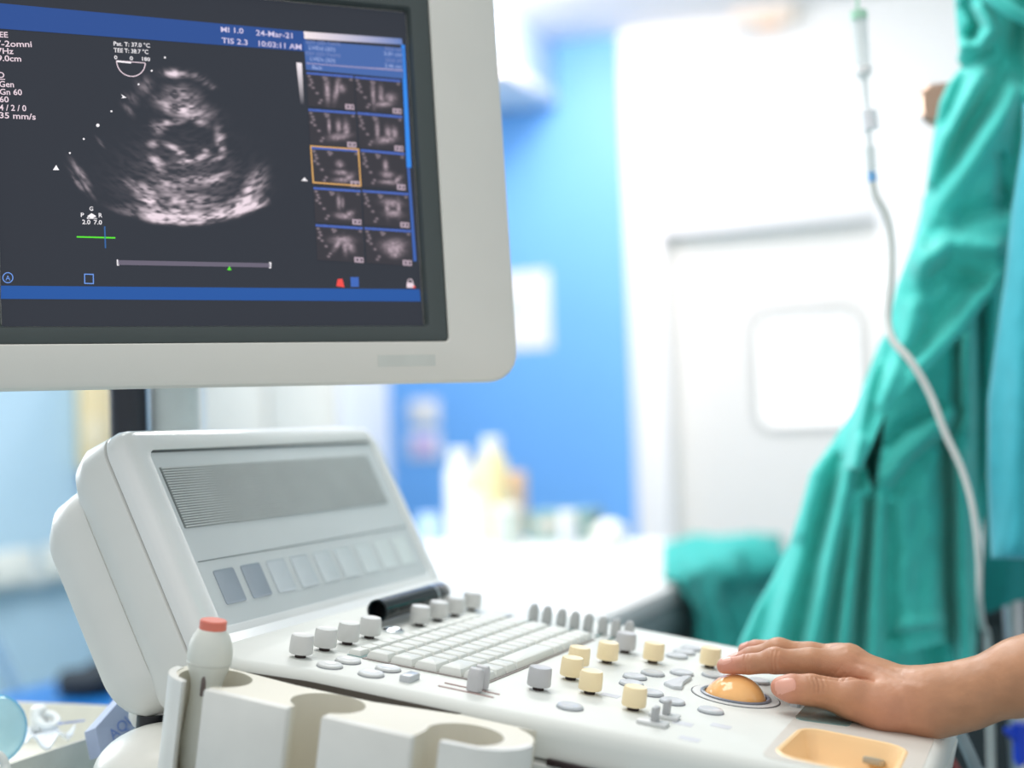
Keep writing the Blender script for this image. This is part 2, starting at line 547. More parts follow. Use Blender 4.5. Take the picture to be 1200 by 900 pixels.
# objects standing on the far edge of that table
def tabpt(px, py): return on_plane(px, py, (0, 0, .8), UP)
def on_table(name, px, ybase, material, label, cat, build, group=None, d=None):
    P = tabpt(px, ybase)
    dist = (R.T @ (P - CAM))[2]
    k = dist / FPX                 # metres per pixel there
    o = empty(name); o.matrix_world = frame(P, D_, W_, UP)
    tag(o, label, cat, group)
    build(o, k)
    return o
def bottle(bodymat, capmat, w, h, neck=.35):
    def f(o, k):
        bm = bmesh.new()
        r = w * k / 2; H = h * k
        lathe(bm, [(r * .92, 0), (r, .01), (r, H * .74), (r * .9, H * .79), (r * max(neck, .45), H * .83), (r * max(neck, .45), H * .86)], 20)
        finish('bottle_body', bm, bodymat, o)
        bm = bmesh.new(); lathe(bm, [(r * neck * 1.25, H * .86), (r * neck * 1.25, H * .985), (r * neck * 1.1, H)], 16); finish('cap', bm, capmat, o)
    return f
def carton(m1, m2, w, h, dpt=.1):
    def f(o, k):
        bm = bmesh.new(); bx(bm, (0, 0, h * k / 2), (w * k, dpt, h * k), .004); finish('carton_body', bm, m1, o)
        bm = bmesh.new(); bx(bm, (0, -dpt / 2 - .001, h * k * .55), (w * k * .7, .002, h * k * .35)); finish('carton_label', bm, m2, o)
    return f
M_W = mat('white polyethylene', (236, 236, 232), .45); M_Y = mat('yellow plastic', (242, 226, 176), .45)
M_O = mat('peach plastic', (240, 200, 164), .45); M_GR = mat('grey green glass', (196, 206, 200), .3)
M_BE = mat('beige card', (206, 198, 188), .7); M_GN = mat('dark green card', (128, 160, 158), .6)
on_table('white_bottle', 541, 634, None, 'tall white bottle at left of the cluster on the white table', 'bottle', bottle(M_W, M_W, 34, 108, .6))
on_table('beige_carton', 563, 631, None, 'beige carton between the white bottles on the table', 'carton', carton(M_BE, M_W, 40, 70, .06))
on_table('spray_bottle', 580, 634, None, 'white spray bottle with yellow collar, tallest on the table', 'bottle', bottle(M_Y, M_W, 36, 122, .5))
on_table('peach_carton', 603, 629, None, 'peach coloured carton at right of the bottle cluster', 'carton', carton(M_O, M_W, 26, 76, .06))
on_table('frosted_jar', 596, 640, None, 'pale frosted jar with white lid in front of the peach carton', 'jar', bottle(M_GR, M_W, 34, 48, .8))
on_table('white_jar', 559, 641, None, 'small white jar standing before the beige carton', 'jar', bottle(M_W, M_W, 26, 62, .7))
def bowl(w, h):
    def f(o, k):
        r = w * k / 2; H = h * k
        bm = bmesh.new(); lathe(bm, [(r * .55, 0), (r * .8, H * .25), (r, H), (r * .94, H), (r * .72, H * .3), (r * .3, H * .12)], 24); finish('bowl_shell', bm, M_W, o)
        bm = bmesh.new(); bmesh.ops.create_uvsphere(bm, u_segments=16, v_segments=10, radius=r * .8)
        for v in bm.verts: v.co.z = v.co.z * .8 + H * .75
        finish('gauze_wad', bm, mat('gauze white', (244, 244, 244), .8, bump=.3, bscale=60), o)
    return f
on_table('white_bowl', 715, 643, None, 'white bowl heaped with gauze near the door side of the table', 'bowl', bowl(46, 26))
on_table('green_carton', 664, 632, None, 'low grey green carton lying behind the yellow paper', 'carton', carton(M_GN, M_BE, 74, 34, .14))
on_table('lilac_cup', 666, 643, None, 'small pale lilac cup standing on the low green carton side', 'cup', bottle(mat('lilac plastic', (214, 220, 236), .4), M_W, 18, 44, .9))
on_table('clear_flask', 504, 634, None, 'pale blue clear flask beside the hood edge on the table', 'flask', bottle(mat('pale blue clear', (186, 214, 246), .2), mat('pale blue cap', (200, 220, 246), .3), 34, 32, .6))
P = [tabpt(x, y) for x, y in ((578, 667), (672, 663), (692, 645), (610, 646))]
bm = bmesh.new()
vsb = [bm.verts.new(Vector(p + UP * .002)) for p in P]; vst = [bm.verts.new(Vector(p + UP * .005)) for p in P]
bm.faces.new(vsb); bm.faces.new(vst)
for i in range(4): bm.faces.new((vsb[i], vsb[(i + 1) % 4], vst[(i + 1) % 4], vst[i]))
o = finish('yellow_paper', bm, mat('pale yellow paper', (252, 240, 190), .8)); tag(o, 'pale yellow paper sheet lying on the white table', 'paper')

# ------------------------------------------------------------------ cloth helper
def poly_interp(poly, y):
    P = sorted(poly, key=lambda p: p[1])
    return np.interp(y, [p[1] for p in P], [p[0] for p in P])
def seg_dist(X, Y, a, b):
    ax, ay = a; bx_, by = b
    dx, dy = bx_ - ax, by - ay
    t = np.clip(((X - ax) * dx + (Y - ay) * dy) / (dx * dx + dy * dy), 0, 1)
    side = ((X - ax) * dy - (Y - ay) * dx) / math.hypot(dx, dy)
    return np.hypot(X - ax - t * dx, Y - ay - t * dy), side, t
def cloth(name, left, right, y0, y1, depth, bulge, folds, material, parent, nu=110, nv=170, thick=.0022, bottom=None, top=None, jitter=1.0, edge_pow=.5, side=None, pockets=()):
    """hanging cloth: outline at its own distance, then folds pushed in and out in metres"""
    u = np.linspace(0, 1, nu); v = np.linspace(0, 1, nv)
    U_, V_ = np.meshgrid(u, v)
    Yp = y0 + (y1 - y0) * V_
    L = poly_interp(left, Yp); Rr = poly_interp(right, Yp)
    Xp = L + (Rr - L) * U_
    if bottom is not None:
        yb = np.interp(Xp, [p[0] for p in bottom], [p[1] for p in bottom])
        Yp = y0 + (yb - y0) * V_
        L = poly_interp(left, Yp); Rr = poly_interp(right, Yp); Xp = L + (Rr - L) * U_
    prof_ = 1 - (1 - U_) ** 2 if side == 'left' else 1 - (2 * U_ - 1) ** 2
    dep = depth - bulge * np.sqrt(np.clip(prof_, 0, 1)) ** (2 * edge_pow)
    for poly, amt, soft in pockets:
        sd_ = np.full(Xp.shape, 1e9); ins_ = np.zeros(Xp.shape, bool)
        for (ax, ay), (bx2, by2) in zip(poly, poly[1:] + poly[:1]):
            sd_ = np.minimum(sd_, seg_dist(Xp, Yp, (ax, ay), (bx2, by2))[0])
            cr_ = ((ay > Yp) != (by2 > Yp)) & (Xp < (bx2 - ax) * (Yp - ay) / (by2 - ay + 1e-9) + ax)
            ins_ ^= cr_
        dep = dep + amt * np.clip(np.where(ins_, sd_, 0) / soft, 0, 1)
    if callable(top): dep = dep + top(Xp, Yp)
    for f in folds:
        pts, amp, w = f[0], f[1] * 1.3, f[2]
        best = np.full(Xp.shape, 1e9); sd = np.zeros(Xp.shape)
        for a, b in zip(pts, pts[1:]):
            d, s, t = seg_dist(Xp, Yp, a, b)
            mk = d < best
            best = np.where(mk, d, best); sd = np.where(mk, s, sd)
        asym = f[3] if len(f) > 3 else 1.0
        ww = np.where(sd > 0, w * asym, w)
        dep = dep - amp * np.exp(-(best / ww) ** 2)
    verts = np.empty(Xp.shape + (3,))
    for j in range(nv):
        for i in range(nu):
            x, y, d = Xp[j, i], Yp[j, i], dep[j, i]
            nn = mnoise.noise((x * .02, y * .012, depth * 7)) * .006 + mnoise.noise((x * .06, y * .035, 3.1)) * .002
            verts[j, i] = V(x, y, d - nn * jitter)
    vl = [tuple(p) for p in verts.reshape(-1, 3)]
    fc = [(j * nu + i, j * nu + i + 1, (j + 1) * nu + i + 1, (j + 1) * nu + i) for j in range(nv - 1) for i in range(nu - 1)]
    me = bpy.data.meshes.new(name); me.from_pydata(vl, [], fc)
    me.polygons.foreach_set('use_smooth', [True] * len(fc))
    o = link(name, me, material, parent)
    if parent is not None: o.matrix_parent_inverse = parent.matrix_world.inverted()
    sol = o.modifiers.new('thickness', 'SOLIDIFY'); sol.thickness = thick; sol.offset = 0
    return o
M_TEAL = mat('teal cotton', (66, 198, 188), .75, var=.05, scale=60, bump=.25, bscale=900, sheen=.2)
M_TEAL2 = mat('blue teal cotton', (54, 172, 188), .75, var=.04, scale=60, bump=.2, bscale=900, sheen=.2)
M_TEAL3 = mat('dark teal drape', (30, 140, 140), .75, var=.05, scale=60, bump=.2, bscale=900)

# hanging gown on the IV stand
gown = empty('surgical_gown', V(1130, 700, 1.6))
tag(gown, 'creased teal surgical gown hanging from the steel stand', 'gown')
cloth('gown_body', [(1120, 0), (1080, 250), (1046, 380), (1030, 405), (1013, 450), (1000, 482), (975, 520), (950, 555), (938, 600), (925, 640), (905, 680), (885, 715), (868, 752), (862, 800)],
      [(1215, 0), (1215, 200), (1185, 330), (1160, 470), (1156, 560), (1146, 650), (1142, 700), (1141, 800)], 230, 780, 1.62, .05,
      [([(1024, 420), (1000, 520), (968, 680), (945, 790)], .016, 10), ([(1012, 540), (985, 680), (972, 790)], -.014, 8), ([(1006, 580), (996, 680), (984, 790)], .018, 9),
       ([(960, 540), (935, 640), (905, 780)], .014, 14), ([(985, 540), (955, 650), (925, 790)], -.012, 9), ([(930, 640), (900, 720), (880, 790)], -.010, 12),
       ([(1020, 590), (1012, 690), (1004, 790)], -.026, 9), ([(1030, 590), (1024, 690), (1022, 790)], .014, 9),
       ([(1044, 600), (1044, 700), (1050, 770)], -.008, 10), ([(1062, 590), (1064, 690), (1070, 770)], .012, 16), ([(1086, 560), (1090, 690), (1092, 770)], .010, 12),
       ([(1110, 520), (1113, 600), (1112, 690), (1118, 780)], -.030, 8), ([(1128, 540), (1130, 700), (1134, 790)], .020, 10),
       ([(1150, 340), (1148, 500), (1146, 680)], -.030, 8), ([(1134, 400), (1134, 500)], .012, 8), ([(1122, 380), (1121, 470), (1126, 482), (1112, 516)], -.016, 6),
       ([(1112, 490), (1072, 524), (1040, 560)], .012, 10), ([(1100, 520), (1066, 545), (1050, 575)], -.008, 9), ([(1100, 478), (1060, 500), (1042, 520)], -.010, 8),
       ([(1080, 600), (1060, 640)], -.006, 14), ([(1095, 640), (1075, 690)], -.006, 12), ([(1058, 735), (1100, 728)], .012, 9), ([(1040, 744), (1106, 735)], -.008, 6)],
      M_TEAL, gown, nu=190, nv=230, pockets=[([(1041, 474), (1010, 540), (1026, 588), (1032, 545)], .085, 5)], bottom=[(850, 768), (900, 764), (960, 768), (1018, 776), (1040, 770), (1075, 762), (1110, 752), (1118, 776), (1142, 786)])
cloth('gown_sleeve', [(1118, -20), (1122, 30), (1125, 60), (1122, 70), (1128, 78), (1112, 98), (1102, 120), (1093, 170), (1086, 225), (1082, 262), (1066, 300), (1052, 335), (1042, 380), (1030, 420), (1013, 455), (1000, 500), (990, 552)],
      [(1230, -20), (1225, 60), (1208, 150), (1192, 230), (1185, 280), (1172, 332), (1130, 388), (1088, 432), (1055, 462), (1038, 484), (1022, 520), (1009, 548)], -20, 550, 1.55, .05,
      [([(1205, 0), (1165, 110), (1110, 200), (1078, 262)], -.022, 18), ([(1190, 110), (1140, 180), (1092, 245), (1075, 290)], .022, 16),
       ([(1150, 90), (1115, 150), (1092, 210)], .016, 10), ([(1128, 95), (1108, 145)], -.012, 8),
       ([(1150, 10), (1164, 34), (1150, 50), (1126, 56)], .016, 7), ([(1130, 8), (1143, 32), (1140, 46)], -.020, 9), ([(1126, 2), (1136, 26)], .012, 6), ([(1160, 60), (1130, 78)], -.010, 6),
       ([(1192, 20), (1197, 90), (1190, 190), (1178, 240)], -.016, 10), ([(1174, 185), (1174, 222)], -.014, 7),
       ([(1190, 235), (1130, 255), (1090, 280)], -.014, 14), ([(1165, 290), (1115, 285), (1078, 310)], .014, 12), ([(1150, 330), (1105, 318), (1075, 345)], -.010, 12),
       ([(1112, 262), (1084, 320), (1060, 400)], .012, 12), ([(1135, 330), (1100, 372), (1062, 420)], -.012, 14), ([(1170, 322), (1120, 385), (1080, 425)], .010, 10),
       ([(1022, 430), (1014, 480), (1002, 545)], .012, 7), ([(1046, 400), (1030, 450), (1012, 505)], -.010, 9), ([(1080, 380), (1050, 430), (1030, 470)], .008, 10)],
      M_TEAL, gown, nu=130, nv=220, side='left')
cloth('gown_back_panel', [(1000, 560), (950, 640), (892, 740), (880, 800)], [(1150, 560), (1146, 700), (1142, 800)], 560, 800, 1.70, .02,
      [([(960, 600), (940, 790)], .02, 16), ([(1040, 600), (1044, 790)], .02, 18), ([(1080, 600), (1090, 790)], -.02, 16)], M_TEAL, gown, nu=60, nv=60, bottom=[(860, 790), (1000, 800), (1100, 796), (1142, 788)])
bm = bmesh.new()
tube(bm, [V(*p) for p in spline([(1150, -10, 1.5), (1172, 4, 1.485), (1195, 18, 1.48), (1225, 30, 1.5)], 6)], [.008] * 19, 8)
t_ = finish('neck_tie', bm, M_TEAL, gown); t_.matrix_parent_inverse = gown.matrix_world.inverted()
o = cloth('hanging_scrub_top', [(1200, 160), (1186, 250), (1178, 330), (1166, 410), (1158, 470), (1158, 560), (1162, 655)], [(1400, 160), (1400, 655)], 120, 655, 1.46, .05,
      [([(1215, 200), (1200, 400), (1192, 640)], .014, 20), ([(1240, 250), (1230, 640)], -.02, 14)], M_TEAL2, None, nu=60, nv=80)
tag(o, 'smooth blue teal scrub top hanging right of the creased gown', 'scrub top')
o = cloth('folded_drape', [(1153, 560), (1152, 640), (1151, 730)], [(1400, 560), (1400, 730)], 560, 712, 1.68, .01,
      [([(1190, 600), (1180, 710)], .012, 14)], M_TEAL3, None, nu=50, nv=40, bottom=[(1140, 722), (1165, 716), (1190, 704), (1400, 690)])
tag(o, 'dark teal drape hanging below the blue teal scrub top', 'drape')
# drape bunched over the operator side of the table: lies on the top, falls over the edge
bm = bmesh.new()
NS, NP = 90, 80
grid = []
for i in range(NS + 1):
    s_ = i / NS * .98 + .0
    back = .02 + .20 * min(1, s_ / .72)
    row = []
    for k in range(NP + 1):
        p_ = k / NP
        if p_ < .35:
            r = -back * (1 - p_ / .35); z = .806; face_ = 0
        else:
            q_ = (p_ - .35) / .65; r = .008; z = .806 - q_ * (.30 + .04 * math.sin(s_ * 9)); face_ = q_
        # lumps and folds
        g = lambda cs, cp, ws, wp: math.exp(-((s_ - cs) / ws) ** 2 - ((p_ - cp) / wp) ** 2)
        lump = .050 * g(.66, .40, .13, .06) + .03 * g(.34, .42, .08, .06) + .02 * g(.45, .62, .06, .2)
        fold = (.028 * math.sin(s_ * 34 + 2.2 * p_ + 1.1) + .010 * math.sin(s_ * 71 + 4 * p_)) * min(1, face_ * 2.2)
        dent = .07 * g(.66, .46, .12, .04) - .06 * g(.62, .56, .12, .04) - .03 * g(.28, .60, .03, .16)
        nz = mnoise.noise((s_ * 9, p_ * 7, 4.2)) * .018 + mnoise.noise((s_ * 22, p_ * 15, 1.2)) * .007
        out_ = lump + fold + dent + nz
        if face_ > 0: r += max(out_, -.002) + .012 * min(1, face_ * 6) + .05 * face_ * (1 - s_) ; z += .5 * lump * (1 - min(1, face_ * 2))
        else: z += max(lump * 1.1 + abs(nz) * .8, 0)
        row.append(bm.verts.new((r, s_ - .03 * face_ * (1 if i == 0 else 1), z)))
    grid.append(row)
for i in range(NS):
    for k in range(NP): bm.faces.new((grid[i][k], grid[i + 1][k], grid[i + 1][k + 1], grid[i][k + 1]))
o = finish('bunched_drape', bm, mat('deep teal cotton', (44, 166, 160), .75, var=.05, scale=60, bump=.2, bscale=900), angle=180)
o.matrix_world = frame((c0[0], c0[1], 0), D_, W_, UP)
sol = o.modifiers.new('thickness', 'SOLIDIFY'); sol.thickness = .003; sol.offset = 1
tag(o, 'teal drape bunched over the near side of the white table', 'drape')

# ------------------------------------------------------------------ IV stand and drip line
st = empty('iv_stand'); pb = V(1192, 800, 1.74)
st.matrix_world = frame((pb[0], pb[1], 0), D_, W_, UP)
tag(st, 'steel drip stand with clamp carrying the gown at right', 'drip stand')
bm = bmesh.new(); lathe(bm, [(.0125, .05), (.0125, 1.95), (.01, 1.96)], 16); finish('pole', bm, M_STEEL, st)
bm = bmesh.new(); lathe(bm, [(.04, .05), (.045, .12), (.02, .16)], 16); finish('hub', bm, M_STEEL, st)
for k in range(5):
    a = 2 * math.pi * k / 5
    bm = bmesh.new(); tube(bm, [(0, 0, .1), (.26 * math.cos(a), .26 * math.sin(a), .07), (.3 * math.cos(a), .3 * math.sin(a), .055)], .013)
    lg = finish('leg', bm, M_STEEL, st)
    bm = bmesh.new(); lathe(bm, [(.025, 0), (.025, .05)], 14, Matrix.Translation((.3 * math.cos(a), .3 * math.sin(a), 0))); finish('caster', bm, mat('caster black', (30, 30, 32), .5), lg)
def st_local(P): return [(p - np.array([pb[0], pb[1], 0])) for p in P]
inv = st.matrix_world.inverted()
def to_local(o_, P): 
    i_ = o_.matrix_world.inverted()
    return i_ @ Vector(P)
HOOK = V(1004, -330, 1.45)
bm = bmesh.new(); tube(bm, [Vector((0, 0, 1.6)), Vector((0, 0, 1.62))] + [to_local(st, p) for p in (V(1120, -360, 1.6), HOOK + UP * .03)], .006)
finish('top_arm', bm, M_STEEL, st)
bm = bmesh.new()
ring = rounded_poly([(-.013, -.02), (.03, -.02), (.03, .02), (-.013, .02)], .012, 0, 4)
C_ = V(1092, 122, 1.585)
loft(bm, [[to_local(st, C_ + D_ * p[0] + UP * p[1] + W_ * dz) for p in rounded_poly([(-.012, -.024), (.05, -.024), (.05, .02), (-.012, .02)], .013, ins, 4)] for ins, dz in ((.004, -.016), (0, -.012), (0, .012), (.004, .016))])
finish('clamp', bm, mat('bronze chrome', (190, 160, 140), .25, metal=.8), st)
bm = bmesh.new(); tube(bm, [to_local(st, C_ + D_ * .03), Vector((0, 0, float(C_[2])))], .008); finish('clamp_arm', bm, M_STEEL, st)

iv = empty('drip_set', V(1004, 20, 1.45)); tag(iv, 'clear drip chamber with white tube hanging before the gown', 'drip line')
inv_iv = lambda P: to_local(iv, P)
M_CLEAR = mat('clear vinyl', (232, 240, 240), .1, alpha=.55); M_TUBE = mat('milky tube', (224, 228, 224), .3)
def iv_part(name, pts, r, m):
    bm = bmesh.new(); tube(bm, [inv_iv(V(*p)) for p in pts], r, 14); return finish(name, bm, m, iv)
D0 = 1.45
iv_part('spike', [(1002, -330, D0), (1004, -60, D0), (1005, 16, D0)], [.0016, .0016, .0016], mat('green spike', (170, 214, 190), .4))
iv_part('spike_collar', [(1006, 13, D0), (1007, 23, D0)], .0085, mat('green collar', (176, 222, 196), .4))
iv_part('drip_chamber', [(1007, 23, D0), (1010, 60, D0), (1012, 88, D0), (1013, 94, D0)], [.0078, .0078, .0075, .003], M_CLEAR)
iv_part('chamber_rim', [(1011.6, 78, D0), (1012.4, 86, D0)], .0082, mat('rim white', (244, 244, 244), .3))
iv_part('tube_upper', [(1013, 92, D0), (1017, 140, D0), (1022, 215, D0)], .003, M_CLEAR)
iv_part('roller_clamp', [(1017, 130, D0), (1020, 152, D0)], .0085, mat('clamp white', (238, 240, 244), .4))
iv_part('injection_port', [(1019, 172, D0), (1021, 200, D0)], .0055, M_CLEAR)
iv_part('blue_band', [(1021.5, 202, D0), (1022.3, 213, D0)], .0048, mat('blue band', (120, 180, 230), .4))
iv_part('tube', [tuple(p) for p in spline([(1022, 213, D0), (1026, 230, D0), (1038, 252, D0), (1044, 285, D0), (1044, 330, D0), (1040, 372, D0), (1046, 398, 1.44), (1068, 424, 1.43), (1090, 462, 1.43), (1108, 508, 1.43), (1128, 552, 1.43), (1141, 600, 1.43), (1147, 655, 1.44), (1148, 700, 1.47), (1152, 735, 1.60), (1158, 765, 1.74), (1164, 1000, 1.80)], 6)], [.0042, .0042, .0035, .0035], M_TUBE)

# leads and dark cart low at the right
def lead(name, pts, r, m, label, cat):
    bm = bmesh.new(); tube(bm, [V(*p) for p in spline(pts, 6)], r, 10)
    o = finish(name, bm, m); tag(o, label, cat); return o
lead('grey_hose', [(1115, 840, 1.32), (1128, 866, 1.31), (1143, 900, 1.3), (1165, 960, 1.3), (1180, 1300, 1.35)], .006, mat('grey hose', (110, 126, 132), .4), 'grey hose hanging below the forearm at lower right', 'hose')
lead('red_lead', [(1090, 860, 1.4), (1108, 884, 1.38), (1124, 910, 1.38), (1150, 1000, 1.4), (1165, 1300, 1.42)], .004, mat('dull red lead', (130, 62, 62), .5), 'dull red cable behind the operator edge of the console', 'cable')
o = empty('stopcock', V(1197, 870, 1.5)); tag(o, 'blue plastic stopcock at the right frame edge under the forearm', 'valve')
M_BLUEP = mat('vivid blue plastic', (10, 60, 190), .35)
bm = bmesh.new()
lathe(bm, [(.009, -.02), (.009, .02)], 14)
finish('valve_body', bm, M_BLUEP, o)
bm = bmesh.new()
for a in (.3, 2.4, 4.5):
    tube(bm, [(0, 0, 0), (.02 * math.cos(a), -.004, .02 * math.sin(a)), (.024 * math.cos(a), -.004, .024 * math.sin(a))], [.005, .005, .003], 8)
finish('tap_handle', bm, M_BLUEP, o)
bm = bmesh.new(); tube(bm, [(0, 0, -.02), (.004, 0, -.2), (.01, 0, -.45)], .003, 8); finish('line', bm, M_TUBE, o)
o = empty('side_cart'); P = V(1170, 760, 2.05)
o.matrix_world = frame((P[0], P[1], 0), D_, W_, UP); tag(o, 'dark equipment cart in the shade behind the gown', 'cart')
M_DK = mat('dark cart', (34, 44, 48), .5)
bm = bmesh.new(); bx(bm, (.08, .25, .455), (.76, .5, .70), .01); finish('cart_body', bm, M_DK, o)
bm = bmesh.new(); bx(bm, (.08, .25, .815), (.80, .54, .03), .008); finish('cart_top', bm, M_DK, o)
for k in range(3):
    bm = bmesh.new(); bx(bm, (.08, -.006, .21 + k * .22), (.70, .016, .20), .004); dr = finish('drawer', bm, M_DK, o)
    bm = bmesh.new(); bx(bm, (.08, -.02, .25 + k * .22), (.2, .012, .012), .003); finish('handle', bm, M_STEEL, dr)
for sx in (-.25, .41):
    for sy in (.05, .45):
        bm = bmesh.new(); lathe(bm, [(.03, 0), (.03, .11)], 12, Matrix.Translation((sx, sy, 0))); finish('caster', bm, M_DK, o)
# ------------------------------------------------------------------ ultrasound console
TILT = math.radians(9.3)
CW = W_
CD = D_ * math.cos(TILT) - UP * math.sin(TILT)
CN = np.cross(CD, CW)
CO = V(352, 768, .85 * 1.25)
CF = frame(CO, CW, CD, CN)
CINV = CF.inverted()
def con(px, py, h=0.0):
    P = on_plane(px, py, CO + CN * h, CN)
    q_ = P - CO
    return float(q_ @ CW), float(q_ @ CD)
def cw(w, d, h):                  # console point to world
    return CO + CW * w + CD * d + CN * h
def cl(P):                        # world point to console
    q_ = np.asarray(P) - CO
    return (float(q_ @ CW), float(q_ @ CD), float(q_ @ CN))
con_root = empty('ultrasound_console'); con_root.matrix_world = CF
tag(con_root, 'white ultrasound console with keyboard, knobs and orange trackball', 'ultrasound machine')
def cpart(name, bm, m, parent=con_root): return finish(name, bm, m, parent)
def inst(src, name, loc, parent, rot=None, children=True):
    c = src.copy(); COL.objects.link(c); c.name = name; c.parent = parent
    c.location = loc
    if rot is not None: c.rotation_euler = rot
    if children:
        for ch in src.children:
            g = ch.copy(); COL.objects.link(g); g.parent = c
    return c

# deck with the hole for the cup
cup_c = [con(914, 884), con(944, 853), con(1060, 878), con(1049, 899)]
cup_c = [(.006, .357), (.094, .361), (.096, .431), (.004, .431)]
cup_hole = rounded_poly(cup_c, .014, 0, 5)
deck_pts = [(-.024, -.085, .01), (-.052, -.024, .02), (-.038, .03, .05), (-.033, .17, .2), (-.018, .345, .3), (-.008, .425, .03), (.04, .456, .03), (.31, .456, .05), (.352, .40, .05), (.356, -.085, .01)]
def deck_ring(ins, h): return [(p[0], p[1], h) for p in rounded_poly(deck_pts, .03, ins, 5)]
bm = bmesh.new()
rings = loft(bm, [deck_ring(.0, -.026), deck_ring(.0, -.012), deck_ring(.0012, -.006), deck_ring(.004, -.002), deck_ring(.008, 0)], True, False)
hv = [bm.verts.new((p[0], p[1], 0)) for p in cup_hole]
cap(bm, rings[-1], [hv])
hb = [bm.verts.new((p[0], p[1], -.004)) for p in cup_hole]
for i in range(len(hv)):
    bm.faces.new((hv[i], hv[(i + 1) % len(hv)], hb[(i + 1) % len(hv)], hb[i]))
deck = cpart('control_deck', bm, M_DECK)
# lower shell under the seam
bm = bmesh.new()
loft(bm, [deck_ring(.003, -.0285), deck_ring(-.001, -.031), deck_ring(.001, -.06), deck_ring(.03, -.11), deck_ring(.10, -.135)])
lower = cpart('lower_shell', bm, M_PLAST)
bm = bmesh.new()
loft(bm, [deck_ring(.006, -.024), deck_ring(.006, -.033)])
cpart('seam_gasket', bm, mat('seam shade', (176, 170, 166), .6))
# lens shaped dark strip painting the shaded gap under the near rim
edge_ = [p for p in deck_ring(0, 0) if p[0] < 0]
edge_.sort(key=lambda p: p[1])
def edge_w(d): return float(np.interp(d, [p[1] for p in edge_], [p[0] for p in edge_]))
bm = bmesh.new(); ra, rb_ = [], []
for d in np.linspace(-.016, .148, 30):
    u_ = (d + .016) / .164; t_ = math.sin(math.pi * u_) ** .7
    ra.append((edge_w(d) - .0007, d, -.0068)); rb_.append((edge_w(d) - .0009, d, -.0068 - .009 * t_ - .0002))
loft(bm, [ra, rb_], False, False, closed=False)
cpart('rim_gap_shade', bm, mat('gap shade', (92, 86, 80), .6))
# media slot in the side of the shell
a_, b_ = con(642, 893, 0), con(700, 905, 0)
def side_pt(px, py, off=-.034):
    n_ = unit(CW * 1.0 - CD * .06)
    return cl(on_plane(px, py, cw(off, .2, 0), n_))
sp0, sp1 = side_pt(640, 891), side_pt(735, 915)
bm = bmesh.new()
mid_ = ((sp0[1] + sp1[1]) / 2, (sp0[2] + sp1[2]) / 2)
bx(bm, (-.0318, mid_[0], mid_[1]), (.004, abs(sp1[1] - sp0[1]), .0045), .001)
cpart('media_slot', bm, mat('slot black', (38, 22, 26), .5), con_root)
# pedestal down to the floor
M2 = CINV
bm = bmesh.new()
def floor_ring(r0, r1, s0, s1, z, r=.05):
    pts = rounded_poly([(r0, s0), (r1, s0), (r1, s1), (r0, s1)], r, 0, 4)
    return [tuple(cl(room(p[0], p[1], z))) for p in pts]
cpt = cw(.16, .16, -.13); pr, ps = cpt @ D_, cpt @ W_
loft(bm, [floor_ring(pr - .12, pr + .10, ps - .13, ps + .13, .16), floor_ring(pr - .11, pr + .09, ps - .12, ps + .12, .45), floor_ring(pr - .11, pr + .07, ps - .12, ps + .12, cpt[2] + .012)])
cpart('pedestal', bm, M_PLAST)
bm = bmesh.new()
loft(bm, [floor_ring(pr - .2, pr + .28, ps - .25, ps + .25, .08, .1), floor_ring(pr - .2, pr + .28, ps - .25, ps + .25, .13, .1), floor_ring(pr - .15, pr + .22, ps - .2, ps + .2, .17, .1)])
cpart('wheel_base', bm, M_PLAST)
for rr_ in (-.15, .22):
    for ss_ in (-.19, .19):
        bm = bmesh.new()
        q_ = room(pr + rr_, ps + ss_, .045)
        lathe(bm, [(.02, -.018), (.045, -.016), (.045, .016), (.02, .018)], 18, Matrix.Translation(Vector(cl(q_))) @ CINV.to_3x3().to_4x4() @ frame((0, 0, 0), D_, UP, W_))
        wv = cpart('caster', bm, mat('caster grey', (60, 62, 66), .5))
        bm = bmesh.new(); bx(bm, (0, 0, 0), (.03, .04, .045), .005, M=Matrix.Translation(Vector(cl(room(pr + rr_, ps + ss_, .08)))) @ CINV.to_3x3().to_4x4() @ frame((0, 0, 0), D_, W_, UP)); finish('caster_fork', bm, M_STEEL, wv)

# rotary knobs
def knob_mesh(m, r=.0087, h=.0138):
    bm = bmesh.new()
    lathe(bm, [(r * .96, .0032), (r * 1.02, .0042), (r, .0042 + h * .55), (r * .97, .0032 + h * .9), (r * .9, .0032 + h), (r * .8, .0032 + h * .985), (r * .3, .0032 + h * .975)], 28)
    k_ = cpart('rotary_knob', bm, m)
    bm = bmesh.new(); lathe(bm, [(.0042, -.001), (.0042, .0034)], 14); finish('shaft', bm, M_DARK, k_)
    return k_
kb_list = [(352.5, 768, 'w'), (380.6, 760, 'w'), (407.5, 753, 'w'), (433, 746, 'w'), (491.5, 731.6, 'w'), (513, 726, 'w'), (533, 720.6, 'w'), (552.5, 714, 'w'),
           (677.5, 781, 'y'), (669.2, 794, 'y'), (691.3, 810.4, 'y'), (711.5, 775, 'y'), (765.2, 775, 'y'), (831.6, 780.6, 'y'), (742.5, 829.6, 'y'),
           (631.3, 806, 'g'), (732.5, 763, 'g')]
src = {}
first = {}
for x, y, kind in kb_list:
    w_, d_ = con(x, y - 3.2, .0035)
    if kind not in first:
        first[kind] = knob_mesh({'w': M_KNOBW, 'y': M_KNOBY, 'g': M_KNOBG}[kind])
        first[kind].location = (w_, d_, 0)
        tag(first[kind], {'w': None, 'y': 'cream yellow knob', 'g': 'grey knob'}[kind])
    else:
        inst(first[kind], 'rotary_knob', (w_, d_, 0), con_root)

